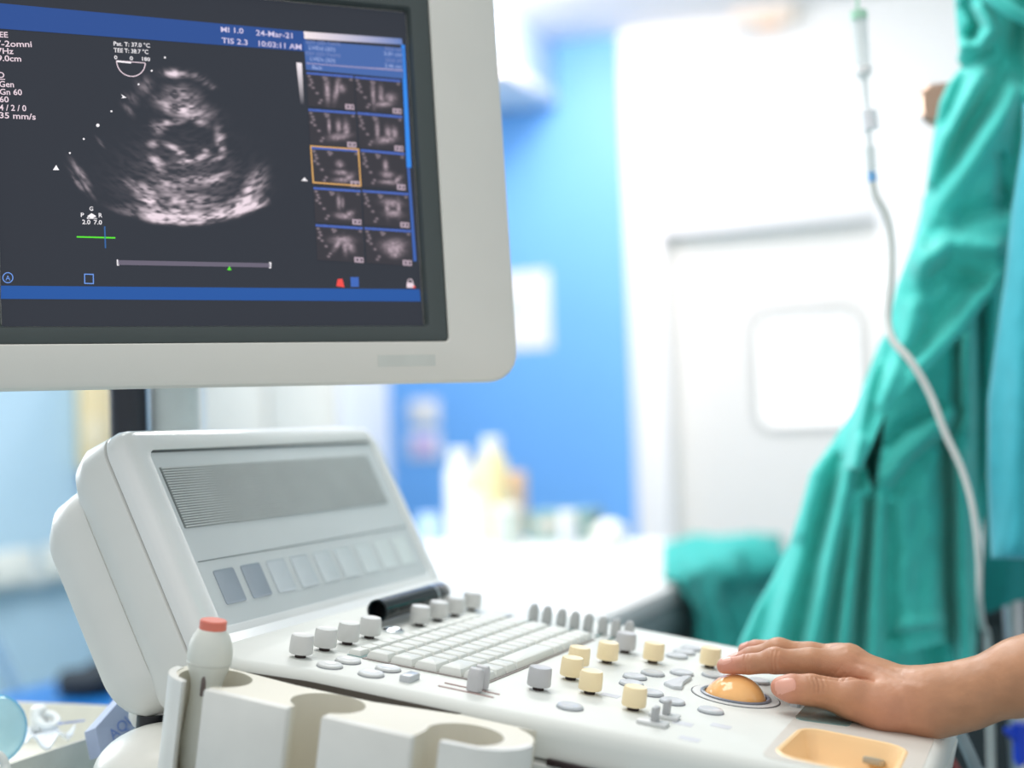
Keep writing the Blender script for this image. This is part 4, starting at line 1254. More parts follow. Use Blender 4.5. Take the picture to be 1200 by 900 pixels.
for x, y, rx, ry, an, k in ((205, 86, 12, 4, 5, .75), (232, 90, 10, 4, 20, .2), (246, 100, 7, 3, 20, .2), (213, 113, 16, 10, 10, .5), (218, 128, 22, 8, 12, .85), (196, 124, 14, 6, 30, .45), (232, 138, 10, 5, 30, .8),
                            (200, 143, 16, 3.5, -8, .6), (185, 150, 8, 6, 20, .45), (208, 176, 13, 3.6, 28, .95), (219, 189, 9, 4, -12, .95), (236, 184, 9, 3, -20, .8), (241, 176, 4, 2.5, 0, .5),
                            (259, 165, 5, 14, -12, .55), (254, 186, 12, 3, -28, .5), (185, 190, 10, 5, 40, .7), (180, 168, 6, 4, 0, .45), (190, 200, 8, 4, 30, .5), (235, 210, 28, 7, -3, .7), (200, 216, 20, 9, 10, .55), (255, 205, 12, 4, -10, .5),
                            (172, 222, 14, 5, 30, .6), (178, 235, 16, 8, 25, .8), (215, 235, 35, 10, 3, .55), (210, 252, 44, 8, 5, 1.0), (240, 256, 34, 8, -10, .9), (262, 248, 26, 8, -22, .9), (284, 238, 20, 9, -35, .95), (296, 222, 9, 18, 25, .85),
                            (165, 226, 24, 3, 35, .3), (158, 214, 12, 3, 35, .2), (95, 203, 14, 3, 55, .35), (90, 212, 12, 2, 55, .3), (100, 216, 14, 2, 55, .25), (150, 128, 8, 3, 50, .18), (118, 166, 6, 1.5, 50, .2), (170, 100, 8, 8, 0, .18), (155, 115, 7, 4, 40, .2),
                            (215, 215, 55, 40, 0, .12)):
    E_ = np.maximum(E_, k * blob(x, y, rx, ry, an))
band = np.exp(-((rad_ - 211) / 7.5) ** 2) * np.clip((th_ + .26) / .1, 0, 1) * np.clip((.50 - th_) / .08, 0, 1)
E_ = np.maximum(E_, .95 * band)
cut = 1 / (1 + np.exp((rad_ - 218.5) / .9))
E_ = np.clip(E_ * 1.35 * np.clip(speck * 1.7 - .45, .09, 1.2), 0, 1) * cut
echo = E_[..., None] * np.array([.80, .66, .72])
base = np.array([.0165, .0205, .031])[None, None, :] * np.ones_like(PX)[..., None]
col = np.clip(base + echo * .95, 0, 1)
verts = [(float(x), float(y), -.0012) for y in ys_ for x in xs_]
W1 = NXs + 1
faces = [(j * W1 + i, j * W1 + i + 1, (j + 1) * W1 + i + 1, (j + 1) * W1 + i) for j in range(NYs) for i in range(NXs)]
def colored(name, verts, faces, cols, parent, strength=1.0):
    me = bpy.data.meshes.new(name); me.from_pydata(verts, [], faces)
    at_ = me.color_attributes.new('Col', 'FLOAT_COLOR', 'CORNER')
    c4 = np.ones((len(faces), 4, 4), np.float32); c4[:, :, :3] = cols.reshape(-1, 1, 3)
    at_.data.foreach_set('color', c4.ravel())
    return link(name, me, M_SCREEN, parent)
M_SCREEN = vmat('lcd pixels', 1.0)
screen = colored('screen', verts, faces, col, mon)
ZS = -.0008
E_BLUE = emat('screen blue', (30, 70, 138)); E_BLUE2 = emat('screen blue lower', (20, 78, 152)); E_PINK = emat('screen pale pink', (224, 204, 214)); E_GREEN = emat('screen green', (84, 220, 40))
E_SKY = emat('screen sky blue', (40, 130, 226)); E_RED = emat('screen red', (232, 70, 66)); E_OR = emat('screen orange', (206, 158, 92)); E_W = emat('screen white', (240, 236, 240)); E_GB = emat('screen grey bar', (98, 92, 108)); E_LB = emat('screen light blue', (104, 148, 226))
E_MEAS = emat('screen measure blue', (62, 96, 160)); E_TX2 = emat('screen dim text', (120, 132, 178)); E_TX3 = emat('screen soft text', (160, 176, 220))
def quad(name, x0, y0, x1, y1, x2, y2, x3, y3, m, z=ZS): return mono(name, m, [(x0, y0), (x1, y1), (x2, y2), (x3, y3)], z, screen)
quad('title_bar', -14, 2, 358, 36.5, 361, 60, -14, 32, E_BLUE)
quad('status_bar', 1, 334.5, 492, 338.8, 493.5, 353, 1, 350, E_BLUE2)
quad('measurement_box', 356, 47, 473, 56, 474, 92, 359, 81.5, E_MEAS)
# heading strip fades from pale to blue
def fade(name, p0, p1, p2, p3, ca, cb, n=24, z=ZS + .0001, vertical=False):
    vv, ff, cc = [], [], []
    P = [np.array(mu(*p)) for p in (p0, p1, p2, p3)]
    for i in range(n + 1):
        t = i / n
        if vertical: a, b = P[0] * (1 - t) + P[3] * t, P[1] * (1 - t) + P[2] * t
        else: a, b = P[0] * (1 - t) + P[1] * t, P[3] * (1 - t) + P[2] * t
        vv += [(a[0], a[1], z), (b[0], b[1], z)]
    for i in range(n):
        ff.append((2 * i, 2 * i + 1, 2 * i + 3, 2 * i + 2)); t = (i + .5) / n
        cc.append(np.array(srgb(ca)[:3]) * (1 - t) + np.array(srgb(cb)[:3]) * t)
    return colored(name, vv, ff, np.array(cc), screen)
fade('heading_strip', (356, 36.5), (471, 45), (472, 52), (357, 45), (236, 222, 224), (92, 120, 180))
fade('grey_scale_bar', (347.5, 73), (354, 73.5), (356.5, 122), (352.5, 122), (236, 226, 232), (52, 54, 64), 24, vertical=True)
quad('divider_line', 359.5, 73, 472, 81.6, 472, 83, 359.5, 74.6, emat('screen divider', (196, 176, 196)))
quad('scroll_bar', 470.5, 52, 474.5, 52.3, 482.5, 196, 477, 196, E_SKY)
quad('scroll_track', 477.5, 196, 480.5, 196, 488.5, 306, 485, 306, emat('screen track', (52, 92, 170)))
# thumbnails
TH = [[(359.5, 84, 414.5, 88.5), (416, 89, 470, 93.5)], [(361.5, 127, 417, 131), (419, 131, 472, 135.5)], [(365, 171.5, 421, 175), (423, 174.5, 474.5, 179)], [(367.5, 219, 423, 222.5), (425, 222.3, 479, 226)], [(370, 262.5, 425.5, 266), (427.5, 266, 482, 269.5)]]
HH = [40, 42, 44, 41, 42]
shapes = {
 (0, 0): [(.42, .5, .05, .3, 0), (.62, .45, .05, .3, 10), (.72, .4, .08, .1, 0)], (0, 1): [(.38, .5, .04, .3, 0), (.55, .5, .05, .22, 0), (.75, .55, .1, .12, 30), (.6, .75, .18, .07, -15)],
 (1, 0): [(.42, .45, .03, .2, 0), (.62, .45, .05, .15, 0), (.78, .5, .06, .2, 0), (.62, .72, .2, .08, -18)], (1, 1): [(.42, .45, .04, .25, 0), (.66, .5, .06, .15, 0), (.8, .5, .06, .14, 0), (.6, .72, .2, .08, -18)],
 (2, 0): [(.58, .42, .07, .08, 0), (.6, .65, .12, .06, 0), (.62, .84, .16, .06, -8), (.76, .76, .06, .12, 40)], (2, 1): [(.55, .4, .05, .14, 0), (.58, .62, .12, .08, 0), (.62, .82, .2, .05, -4), (.8, .74, .05, .12, 40)],
 (3, 0): [(.52, .4, .04, .18, 0), (.6, .4, .03, .12, 0), (.6, .78, .15, .07, 8), (.74, .7, .06, .1, 45)], (3, 1): [(.62, .32, .18, .1, 5), (.64, .62, .16, .09, 0), (.52, .5, .05, .2, 0), (.76, .45, .05, .2, 0)],
 (4, 0): [(.55, .4, .2, .1, -6), (.45, .5, .05, .2, 25), (.6, .55, .05, .2, 0), (.7, .55, .08, .15, -20)], (4, 1): [(.6, .45, .22, .14, -14), (.66, .55, .16, .16, 0), (.55, .6, .15, .12, 20), (.6, .72, .1, .08, 0)]}
GN = 46
for (ri, row) in enumerate(TH):
    for ci, (xa, ya, xb, yb) in enumerate(row):
        h_ = HH[ri]; sh = 2.2
        P = [np.array(mu(*p)) for p in ((xa, ya), (xb, yb), (xb + sh, yb + h_), (xa + sh, ya + h_))]
        t = np.linspace(0, 1, GN + 1)
        vv = [tuple((P[0] * (1 - a) + P[1] * a) * (1 - b) + (P[3] * (1 - a) + P[2] * a) * b) + (ZS + .0001,) for b in t for a in t]
        ff = [(j * (GN + 1) + i, j * (GN + 1) + i + 1, (j + 1) * (GN + 1) + i + 1, (j + 1) * (GN + 1) + i) for j in range(GN) for i in range(GN)]
        tc_ = (t[1:] + t[:-1]) / 2
        A, B = np.meshgrid(tc_, tc_)
        I = np.zeros_like(A)
        for x, y, rx, ry, an in shapes[(ri, ci)]:
            c, s = math.cos(math.radians(an)), math.sin(math.radians(an))
            a = ((A - x) * c + (B - y) * s) / rx; b = (-(A - x) * s + (B - y) * c) / ry
            I = np.maximum(I, np.exp(-(a * a + b * b)))
        I = I * (.35 + .65 * vnoise(A * 22 + 9 * ci, B * 22 + 7 * ri, 11)) * .55
        for x, y in ((.05, .12), (.08, .22), (.1, .3), (.06, .38), (.12, .45), (.36, .12), (.41, .14), (.38, .18), (.94, .12), (.28, .8), (.24, .88), (.2, .6)):
            I = np.maximum(I, .28 * np.exp(-(((A - x) / .03) ** 2 + ((B - y) / .03) ** 2)))
        cc = np.array([.026, .024, .032]) + I[..., None] * np.array([.8, .62, .7])
        head = (B < .075)
        cc[head] = np.array(srgb((62, 92, 172))[:3]) * (.8 + .5 * vnoise(A * 40, B * 30, 5))[head][:, None]
        numb = (A > .79) & (A < .985) & (B > .84)
        cc[numb] = np.array(srgb((170, 152, 164))[:3])
        numb = (A > .82) & (A < .955) & (B > .885) & (B < .96) & (np.abs(A - .89) > .022)
        cc[numb] = np.array(srgb((70, 62, 74))[:3])
        th_o = colored('thumbnail', vv, ff, cc.reshape(-1, 3), screen)
def border(name, x0, y0, x1, y1, sx, m, wpx=1.6, dyl=0):
    bm = bmesh.new()
    O_ = [(x0, y0), (x1, y1), (x1 + sx, y1 + dyl), (x0 + sx, y0 + dyl)]
    cx, cy = sum(p[0] for p in O_) / 4, sum(p[1] for p in O_) / 4
    I_ = [(p[0] + math.copysign(wpx, cx - p[0]), p[1] + math.copysign(wpx, cy - p[1])) for p in O_]
    a = [bm.verts.new((*mu(*p), ZS + .0002)) for p in O_]; b = [bm.verts.new((*mu(*p), ZS + .0002)) for p in I_]
    for i in range(4): bm.faces.new((a[i], a[(i + 1) % 4], b[(i + 1) % 4], b[i]))
    return finish(name, bm, m, screen, smooth=False)
border('selection_frame', 363.5, 170, 421, 174, 3, E_OR, 1.7, 44.5)
border('tool_square', 98.6, 320.5, 110, 320.8, .2, E_LB, 1.2, 12)
# sector depth marks
def dot(x, y, r, m=E_W, name='depth_mark', n=8): return mono(name, m, [(x + r * math.cos(2 * math.pi * k / n), y + r * math.sin(2 * math.pi * k / n)) for k in range(n)], ZS, screen)
for x, y, r in ((193.5, 67, 1.2), (178, 82.5, 1.2), (162.5, 98.5, 1.2), (130.7, 130, 1.2), (114.8, 146.5, 2.1), (98.3, 162.5, 1.2), (82, 179, 1.2)): dot(x, y, r)
mono('depth_arrow', E_W, [(66, 193), (69.5, 199), (62, 199)], ZS, screen)
mono('focus_arrow', E_W, [(142, 110), (148.5, 114), (142.5, 115), (144, 113)], ZS, screen)
mono('scale_marker', E_W, [(357, 207.5), (361, 212), (353.5, 211.5)], ZS, screen)
# probe angle dial: half circle with its chord
def stroke(name, pts, wpx, m, closed=False):
    bm = bmesh.new()
    P = [np.array(mu(*p)) for p in pts]
    w_ = wpx * .00068
    vv = []
    for i, p in enumerate(P):
        a = P[max(i - 1, 0)]; b = P[min(i + 1, len(P) - 1)]
        t = unit(b - a); n_ = np.array([-t[1], t[0]]) * w_ / 2
        vv.append((bm.verts.new((*(p + n_), ZS)), bm.verts.new((*(p - n_), ZS))))
    for (a, b), (c, d) in zip(vv, vv[1:]): bm.faces.new((a, b, d, c))
    return finish(name, bm, m, screen, smooth=False)
stroke('angle_dial', [(136.8 + 16.8 * (1 - math.cos(a)), 70.8 + 2.6 * (1 - math.cos(a)) / 2 + 17 * math.sin(a)) for a in np.linspace(0, math.pi, 20)], 1.1, E_PINK)
stroke('dial_chord', [(136.8, 70.8), (170.3, 73.4)], 1.0, E_PINK)
stroke('dial_needle', [(137.5, 71.3), (154, 73)], 2.2, E_W)
stroke('green_line', [(90, 277.3), (135.3, 278.5)], 1.7, E_GREEN)
stroke('blue_tick', [(122.8, 265), (123.8, 290.5)], 1.6, emat('tick blue', (44, 92, 150)))
quad('cine_bar', 138, 304.6, 317, 308.2, 317, 313.2, 138, 310.2, E_GB)
quad('cine_start', 137, 303.8, 138.4, 304, 140, 311, 137.2, 311, E_W)
quad('cine_end', 315.6, 307, 318.2, 307.2, 318, 314.2, 315.4, 314, E_W)
mono('cine_marker', E_GREEN, [(269, 311.5), (271.5, 316.5), (266.5, 316.3)], ZS + .0001, screen)
stroke('auto_ring', [(9.3 + 5.9 * math.cos(a), 325.2 + 5.9 * math.sin(a)) for a in np.linspace(0, 2 * math.pi, 24)], 1.0, E_LB)
quad('red_icon', 394.5, 335, 396, 327, 401.5, 326.5, 404, 336.5, E_RED)
quad('blue_icon', 411, 324.5, 420.5, 324.7, 421, 336, 411.5, 336, emat('icon blue', (54, 96, 176)))
quad('lock_icon', 477, 331, 484.5, 331, 486.5, 337, 477, 337, E_PINK)
quad('lock_badge', 484, 334.8, 487, 334.9, 487, 337.2, 484, 337.2, E_RED)
stroke('lock_loop', [(478.5, 331), (478.5, 328), (481, 326.8), (483.5, 328), (484, 331)], 1.0, E_PINK)
# lettering
def mtext(body, x, y, x2, y2, size_px, m=E_PINK, name='screen_text', bold=.0, xs=1.0):
    """baseline from (x, y) towards (x2, y2)"""
    a, b = np.array(mu(x, y)), np.array(mu(x2, y2))
    t = unit(b - a)
    P = on_plane(x, y, MO, MN); k = (R.T @ (P - CAM))[2] / FPX
    size = size_px * k * 1.37
    M = Matrix(((t[0], -t[1], 0, a[0]), (t[1], t[0], 0, a[1]), (0, 0, 1, ZS + .0003), (0, 0, 0, 1)))
    return text_obj(name, body, size, m, screen, M, bold=bold, xs=xs)
def fit(body, x, y, x2, y2, hpx, m=E_PINK, bold=.0):
    o = mtext(body, x, y, x2, y2, hpx, m, bold=bold)
    a, b = np.array(mu(x, y)), np.array(mu(x2, y2))
    L_ = float(np.linalg.norm(b - a))
    wd = max(v.co.x for v in o.data.vertices)
    for v in o.data.vertices: v.co.x *= L_ / wd
    return o
BO = .0001
for body, x, y, x2, y2, h_ in (('TEE', -7.5, 43, 9.5, 43.7, 7), ('X7-2omni', -14, 54, 37.5, 54.8, 7.5), ('57Hz', -9, 62.3, 16, 63, 7.2), ('9.0cm', -3, 71, 25, 71.8, 7.2), ('2D', -7.5, 91, 5.5, 91, 7.4), ('Gen', -1, 101.5, 16.5, 102, 7.4),
                               ('Gn 60', -.5, 110.5, 26, 111.2, 7.2), ('C 60', -12, 119, 10.5, 119.6, 7.2), ('4 / 2 / 0', -.5, 129, 31, 130, 7.4), ('35 mm/s', -1, 138, 42, 140, 7.4)):
    fit(body, x, y, x2, y2, h_, bold=.00009)
stroke('text_rule', [(-8, 92.5), (6, 92.7)], .9, E_PINK)
for body, x, y, x2, y2, h_ in (('MI 1.0', 258.5, 37, 285.5, 39, 6.6), ('24-Mar-21', 300, 41, 343, 44.8, 6.8), ('TIS 2.3', 260, 50, 290.5, 52.6, 6.8), ('10:03:11 AM', 301.5, 53.5, 353.5, 58, 6.8)):
    fit(body, x, y, x2, y2, h_, emat('title text', (204, 194, 222)), bold=.00008)
for body, x, y, x2, y2, h_ in (('Pat. T: 37.0 °C', 133, 53, 176, 55.5, 5.2), ('TEE T: 38.7 °C', 133.5, 60.7, 174, 63, 5.2), ('0', 134, 69, 137.6, 69.2, 4.6), ('0', 152.2, 70, 156, 70.2, 4.6), ('180', 165.3, 70.6, 176, 71.4, 4.6),
                               ('G', 104.8, 246.6, 109.2, 246.8, 5.2), ('P', 94.5, 254, 98.6, 254.1, 5.2), ('R', 115.4, 254.4, 120, 254.5, 5.2), ('2.0', 96.3, 262.3, 106, 262.6, 5.4), ('7.0', 109.8, 262.6, 119.6, 262.9, 5.4)):
    fit(body, x, y, x2, y2, h_, E_W, bold=.00005)
mono('diamond_mark', E_W, [(107.5, 249.5), (113, 253), (107.7, 256), (102.5, 253)], ZS, screen)
stroke('diamond_base', [(102, 255.5), (108, 250.5), (114, 255.8), (102, 255.6)], .9, E_W)
fit('A', 6.6, 328.4, 12.2, 328.5, 6.2, E_LB)
for body, x, y, x2, y2, m_ in (('EDV (2D-Teich)', 358.5, 50.5, 399, 53, E_TX2), ('LVIDd (2D)', 362, 57.5, 393, 60, E_TX3), ('ESV (2D-Teich)', 358.5, 64, 399, 66.8, E_TX2), ('LVIDs (2D)', 363.5, 70.5, 393, 73, E_TX3), ('Back', 366, 80.5, 378, 81.5, E_TX3),
                               ('34.6 ml', 451, 58.5, 470, 60, E_TX2), ('3.01 cm', 450, 64.5, 471, 66, E_TX3), ('20.6 ml', 452, 72, 471, 73, E_TX2), ('2.46 cm', 451, 78.5, 471, 80, E_TX3)):
    fit(body, x, y, x2, y2, 4.6, m_)
# support post and black upright behind the hood, into the console back
def post(name, x0, x1, dep, m, zb):
    a, b = V(x0, 480, dep), V(x1, 480, dep)
    c = (a + b) / 2; r = np.linalg.norm(b - a) / 2
    bm = bmesh.new()
    top = float(V(200, 400, dep)[2])
    P0 = to_local(mon, (c[0], c[1], zb)); P1 = to_local(mon, (c[0], c[1], top))
    tube(bm, [P0, P1], float(r), 28)
    return finish(name, bm, m, mon), c, top
o, c_, top_ = post('support_post', 176, 234, 1.42, mat('post grey', (176, 186, 188), .35), .16)
o2, c2_, _ = post('black_upright', 129, 172, 1.40, mat('black rubber', (30, 34, 44), .5), .16)
bm = bmesh.new()
tube(bm, [to_local(mon, (c_[0], c_[1], top_ - .03)), Vector((-.03, .02, -.06))], .022, 16)
finish('tilt_arm', bm, mat('arm grey', (178, 186, 188), .35), mon)
# ------------------------------------------------------------------ tray with mask and packets at the near left
zt_ = float(V(60, 829, 1.36)[2])
TC = on_plane(206, 830, (0, 0, zt_), UP)          # far right corner of the rim
THT = .042
tray = empty('supply_tray')
tx, ty = D_, W_
TWL, TWR, TD0, TD1 = -.32, 0.0, -.30, 0.0
tray.matrix_world = frame(TC - UP * THT, tx, ty, UP)
tag(tray, 'white plastic tray holding mask and wrappers beside the console', 'tray')
M_TRAY = mat('tray white', (226, 226, 216), .4)
bm = bmesh.new()
def trr(ins, z): return [(p[0], p[1], z) for p in rounded_poly([(TWL, TD0), (TWR, TD0), (TWR, TD1), (TWL, TD1)], .008, ins, 4)]
loft(bm, [trr(.01, 0), trr(.008, .002), trr(0, THT - .001), trr(.0012, THT), trr(.0024, THT - .001), trr(.010, .004), trr(.012, .003)])
finish('tray_shell', bm, M_TRAY, tray)
# instrument stand carrying the tray
stz = zt_ - THT
tbl = empty('tray_stand'); tbl.matrix_world = frame((TC * (1, 1, 0)), tx, ty, UP)
tag(tbl, 'small white stand under the supply tray at lower left', 'stand')
bm = bmesh.new(); bx(bm, ((TWL + TWR) / 2, (TD0 + TD1) / 2, stz - .0125), (TWR - TWL - .02, TD1 - TD0 - .02, .025), .005); finish('stand_top', bm, M_TRAY, tbl)
bm = bmesh.new(); lathe(bm, [(.02, .03), (.02, stz - .025)], 16, Matrix.Translation((-.2, -.15, 0))); finish('stand_column', bm, M_STEEL, tbl)
bm = bmesh.new(); lathe(bm, [(.10, 0), (.10, .02), (.05, .032)], 28, Matrix.Translation((-.2, -.15, 0))); finish('stand_foot', bm, M_STEEL, tbl)
# clear mask with blue rim
mc = V(-9, 855, 1.19)
face = unit(V(40, 850, 1.0) - mc + UP * .01)
maskr = empty('breathing_mask')
fx = unit(D_ * .82 - W_ * .45 + UP * .1); fy = unit(np.cross(UP, fx)); fz = np.cross(fx, fy)
maskr.matrix_world = frame(mc, fy, fz, fx)
tag(maskr, 'clear breathing mask with pale blue rim lying in the tray', 'mask')
bm = bmesh.new()
rm = .0265
lathe(bm, [(rm, .0), (rm * .96, -.010), (rm * .82, -.022), (rm * .5, -.032), (rm * .25, -.036)], 32, cap0=False, cap1=True)
finish('mask_dome', bm, mat('clear blue vinyl', (196, 232, 240), .08, alpha=.6), maskr)
bm = bmesh.new()
lathe(bm, [(rm * .97, .001), (rm * 1.03, .0), (rm * 1.05, .0025), (rm * 1.0, .0045), (rm * .6, .006), (rm * .2, .0065)], 32, cap0=False, cap1=True)
finish('mask_cushion', bm, mat('pale aqua cushion', (176, 222, 236), .12, alpha=.85), maskr)
bm = bmesh.new()
pts = [(rm * 1.04 * math.cos(a), rm * 1.04 * math.sin(a), .001) for a in np.linspace(0, 2 * math.pi, 33)]
tube(bm, pts, .0018, 8, False); bmesh.ops.create_uvsphere(bm, u_segments=8, v_segments=6, radius=.003, matrix=Matrix.Translation((0, 0, 0)) @ Matrix.Translation((-rm * .95, rm * .5, 0)))
finish('mask_rim', bm, mat('sky blue rim', (92, 176, 222), .3), maskr)
# white elbow connector and wrapper
el = empty('elbow_connector', V(50, 842, 1.27)); tag(el, 'white plastic elbow connector on the wrapper in the tray', 'connector')
bm = bmesh.new()
pts = [to_local(el, V(*p)) for p in spline([(46, 832, 1.275), (44, 842, 1.27), (52, 850, 1.265), (62, 850, 1.265), (68, 845, 1.27), (62, 838, 1.275), (54, 836, 1.275)], 5)]
tube(bm, pts, .0032, 10); finish('loop_tube', bm, mat('white silicone', (236, 240, 240), .3), el)
bm = bmesh.new(); lathe(bm, [(.0075, -.012), (.0085, 0), (.007, .008), (.004, .0105)], 18, Matrix.Translation(to_local(el, V(46, 840, 1.28)))); finish('elbow_cap', bm, mat('white silicone cap', (238, 240, 238), .35), el)
bm = bmesh.new()
G = 14
P00, P10, P01, P11 = V(28, 872, 1.20), V(76, 868, 1.22), V(34, 850, 1.28), V(88, 853, 1.29)
vv = []
for j in range(G + 1):
    for i in range(G + 1):
        a, b = i / G, j / G
        p = (P00 * (1 - a) + P10 * a) * (1 - b) + (P01 * (1 - a) + P11 * a) * b
        p = p + UP * (mnoise.noise((a * 4, b * 4, 1.7)) * .006 + .004 * math.sin(a * 9 + b * 4))
        vv.append(bm.verts.new(Vector(p)))
for j in range(G):
    for i in range(G):
        k = j * (G + 1) + i; bm.faces.new((vv[k], vv[k + 1], vv[k + G + 2], vv[k + G + 1]))
o = finish('plastic_wrapper', bm, mat('white wrapper film', (234, 240, 246), .18))
so = o.modifiers.new('thickness', 'SOLIDIFY'); so.thickness = .001
tag(o, 'crumpled white plastic wrapper with blue print in the tray', 'wrapper')
pr_ = mat('wrapper blue print', (128, 150, 220), .4)
bm = bmesh.new(); P_ = V(76, 855, 1.262)
for k in range(3):
    bx(bm, (0, 0, 0), (.012, .003, .0008), M=Matrix.Translation(Vector(P_ + tx * (k * .004) + ty * .004 * k + UP * .006)) @ Matrix.Rotation(.6, 4, 'Z'))
q_ = finish('blue_print', bm, pr_, o)
# pale blue carton leaning between tray and console
c0_ = [V(112, 853, 1.165), V(158, 801, 1.20), V(162, 850, 1.195), V(119, 886, 1.16)]
bm = bmesh.new()
n_ = unit(np.cross(c0_[1] - c0_[0], c0_[3] - c0_[0])); n_ = n_ if n_ @ (c0_[0] - CAM) > 0 else -n_
fr = [bm.verts.new(Vector(p)) for p in c0_]; bk = [bm.verts.new(Vector(p + n_ * .022)) for p in c0_]
bm.faces.new(fr); bm.faces.new(bk)
for i in range(4): bm.faces.new((fr[i], fr[(i + 1) % 4], bk[(i + 1) % 4], bk[i]))
o = finish('glove_carton', bm, mat('lavender blue carton', (176, 188, 216), .6)); tag(o, 'lavender blue carton with blue lettering leaning behind the white dome', 'carton')
ex = unit(c0_[2] - c0_[3]); ey = unit(np.cross(ex, -n_)); ey = -ey if ey[2] < 0 else ey
org = c0_[3] * .66 + c0_[2] * .34 + (c0_[0] - c0_[3]) * .16 - n_ * .0004 
tx_ = text_obj('carton_lettering', 'AQUIN', .013, mat('carton print blue', (108, 136, 204), .6), o, frame(org, ex, ey, -n_))
# cord at the frame corner
bm = bmesh.new(); tube(bm, [V(*p) for p in spline([(-12, 880, 1.0), (0, 886, 1.0), (6, 896, 1.0), (8, 912, 1.0), (10, 960, 1.02)], 6)], .0032, 10)
o = finish('white_cord_loop', bm, M_TUBE); tag(o, 'white cord hanging at the lower left frame corner', 'cord')

# ------------------------------------------------------------------ person: right hand and forearm on the trackball
def surface_nets(vol, origin, h):
    nx, ny, nz = vol.shape
    s = vol < 0
    c = np.zeros((nx - 1, ny - 1, nz - 1), np.uint8)
    offs = [(0, 0, 0), (1, 0, 0), (0, 1, 0), (1, 1, 0), (0, 0, 1), (1, 0, 1), (0, 1, 1), (1, 1, 1)]
    for o_ in offs:
        c += s[o_[0]:nx - 1 + o_[0], o_[1]:ny - 1 + o_[1], o_[2]:nz - 1 + o_[2]]
    act = (c > 0) & (c < 8)
    idx = np.argwhere(act)
    acc = np.zeros((len(idx), 3)); cnt = np.zeros(len(idx))
    def val(o_): return vol[idx[:, 0] + o_[0], idx[:, 1] + o_[1], idx[:, 2] + o_[2]]
    for i in range(8):
        for ax_ in range(3):
            if offs[i][ax_] == 0:
                j = list(offs[i]); j[ax_] = 1
                a, b = val(offs[i]), val(tuple(j))
                mk = (a < 0) != (b < 0)
                t = np.where(mk, a / np.where(np.abs(a - b) < 1e-12, 1, a - b), 0)
                p = np.tile(np.array(offs[i], float), (len(idx), 1)); p[:, ax_] += t
                acc += np.where(mk[:, None], p, 0); cnt += mk
    vert = (idx + acc / cnt[:, None]) * h + origin
    lut = -np.ones(act.shape, int); lut[act] = np.arange(len(idx))
    faces = []
    for ax_ in range(3):
        b1, b2 = (ax_ + 1) % 3, (ax_ + 2) % 3
        sl0 = [slice(None)] * 3; sl1 = [slice(None)] * 3
        sl0[ax_] = slice(0, -1); sl1[ax_] = slice(1, None)
        ch = s[tuple(sl0)] != s[tuple(sl1)]
        e = np.argwhere(ch)
        e = e[(e[:, b1] > 0) & (e[:, b2] > 0) & (e[:, b1] < vol.shape[b1] - 1) & (e[:, b2] < vol.shape[b2] - 1)]
        flip = s[tuple(e.T)]
        def L_(d1, d2):
            q_ = e.copy(); q_[:, b1] -= d1; q_[:, b2] -= d2
            return lut[tuple(q_.T)]
        f = np.stack([L_(1, 1), L_(0, 1), L_(0, 0), L_(1, 0)], 1)
        f[~flip] = f[~flip][:, ::-1]
        faces.append(f)
    return vert, np.concatenate(faces)
def smin(a, b, k):
    h_ = np.clip(.5 + .5 * (b - a) / k, 0, 1)
    return b * (1 - h_) + a * h_ - k * h_ * (1 - h_)
class Skin:
    """joints given as (px, py, distance, radius): real 3D points"""
    def __init__(s, lo, hi, h):
        s.h = h; s.lo = np.array(lo)
        n = np.ceil((np.array(hi) - lo) / h).astype(int)
        g = np.meshgrid(*[np.arange(k) * h + l for k, l in zip(n, lo)], indexing='ij')
        s.P = np.stack(g, -1).astype(np.float32)
    def cap(s, a, b, ra, rb, sq=None):
        a, b = np.asarray(a), np.asarray(b)
        ab = b - a
        q_ = s.P - a.astype(np.float32)
        t = np.clip((q_ @ ab.astype(np.float32)) / float(ab @ ab), 0, 1)
        d = q_ - t[..., None] * ab.astype(np.float32)
        return np.sqrt((d * d).sum(-1)) - (ra + (rb - ra) * t)
    def chain(s, J, k=.004):
        out_ = None
        for A, B in zip(J, J[1:]):
            c = s.cap(V(*A[:3]), V(*B[:3]), A[3], B[3])
            out_ = c if out_ is None else smin(out_, c, k)
        return out_
    def ball(s, p, r): 
        q_ = s.P - np.asarray(p, np.float32)
        return np.sqrt((q_ * q_).sum(-1)) - r
index_f = [(992, 781, 1.085, .0133), (950, 776, 1.089, .0109), (908, 775.5, 1.092, .0090), (877, 778.2, 1.094, .0078), (849, 780.6, 1.095, .0063)]
middle_f = [(985, 776, 1.104, .0133), (950, 769, 1.111, .0109), (912, 764, 1.117, .0092), (880, 770, 1.119, .0079), (856, 778, 1.119, .0063)]
ring_f = [(978, 778, 1.124, .0124), (945, 769, 1.132, .0103), (908, 762, 1.138, .0087), (886, 761, 1.142, .0073), (873, 762, 1.145, .0061)]
pinky_f = [(980, 786, 1.142, .0110), (950, 778, 1.152, .0091), (925, 772, 1.160, .0077), (905, 772, 1.165, .0065), (893, 775, 1.167, .0057)]
thumb_f = [(1036, 831, 1.046, .0168), (994, 818.5, 1.052, .0138), (968, 811.5, 1.055, .0110), (948, 809.5, 1.056, .0103), (928, 807, 1.057, .0101), (914.5, 805.5, 1.058, .0078)]
fore = [(1092, 823, 1.049, .0218), (1130, 815.5, 1.044, .0229), (1200, 793, 1.034, .0261), (1330, 752, 1.010, .033), (1480, 712, .975, .040)]
allj = index_f + pinky_f + thumb_f + fore
pts = np.array([V(*j[:3]) for j in allj])
lo, hi = pts.min(0) - .05, pts.max(0) + .05
hi[0] = float(V(1440, 720, 1.0)[0])
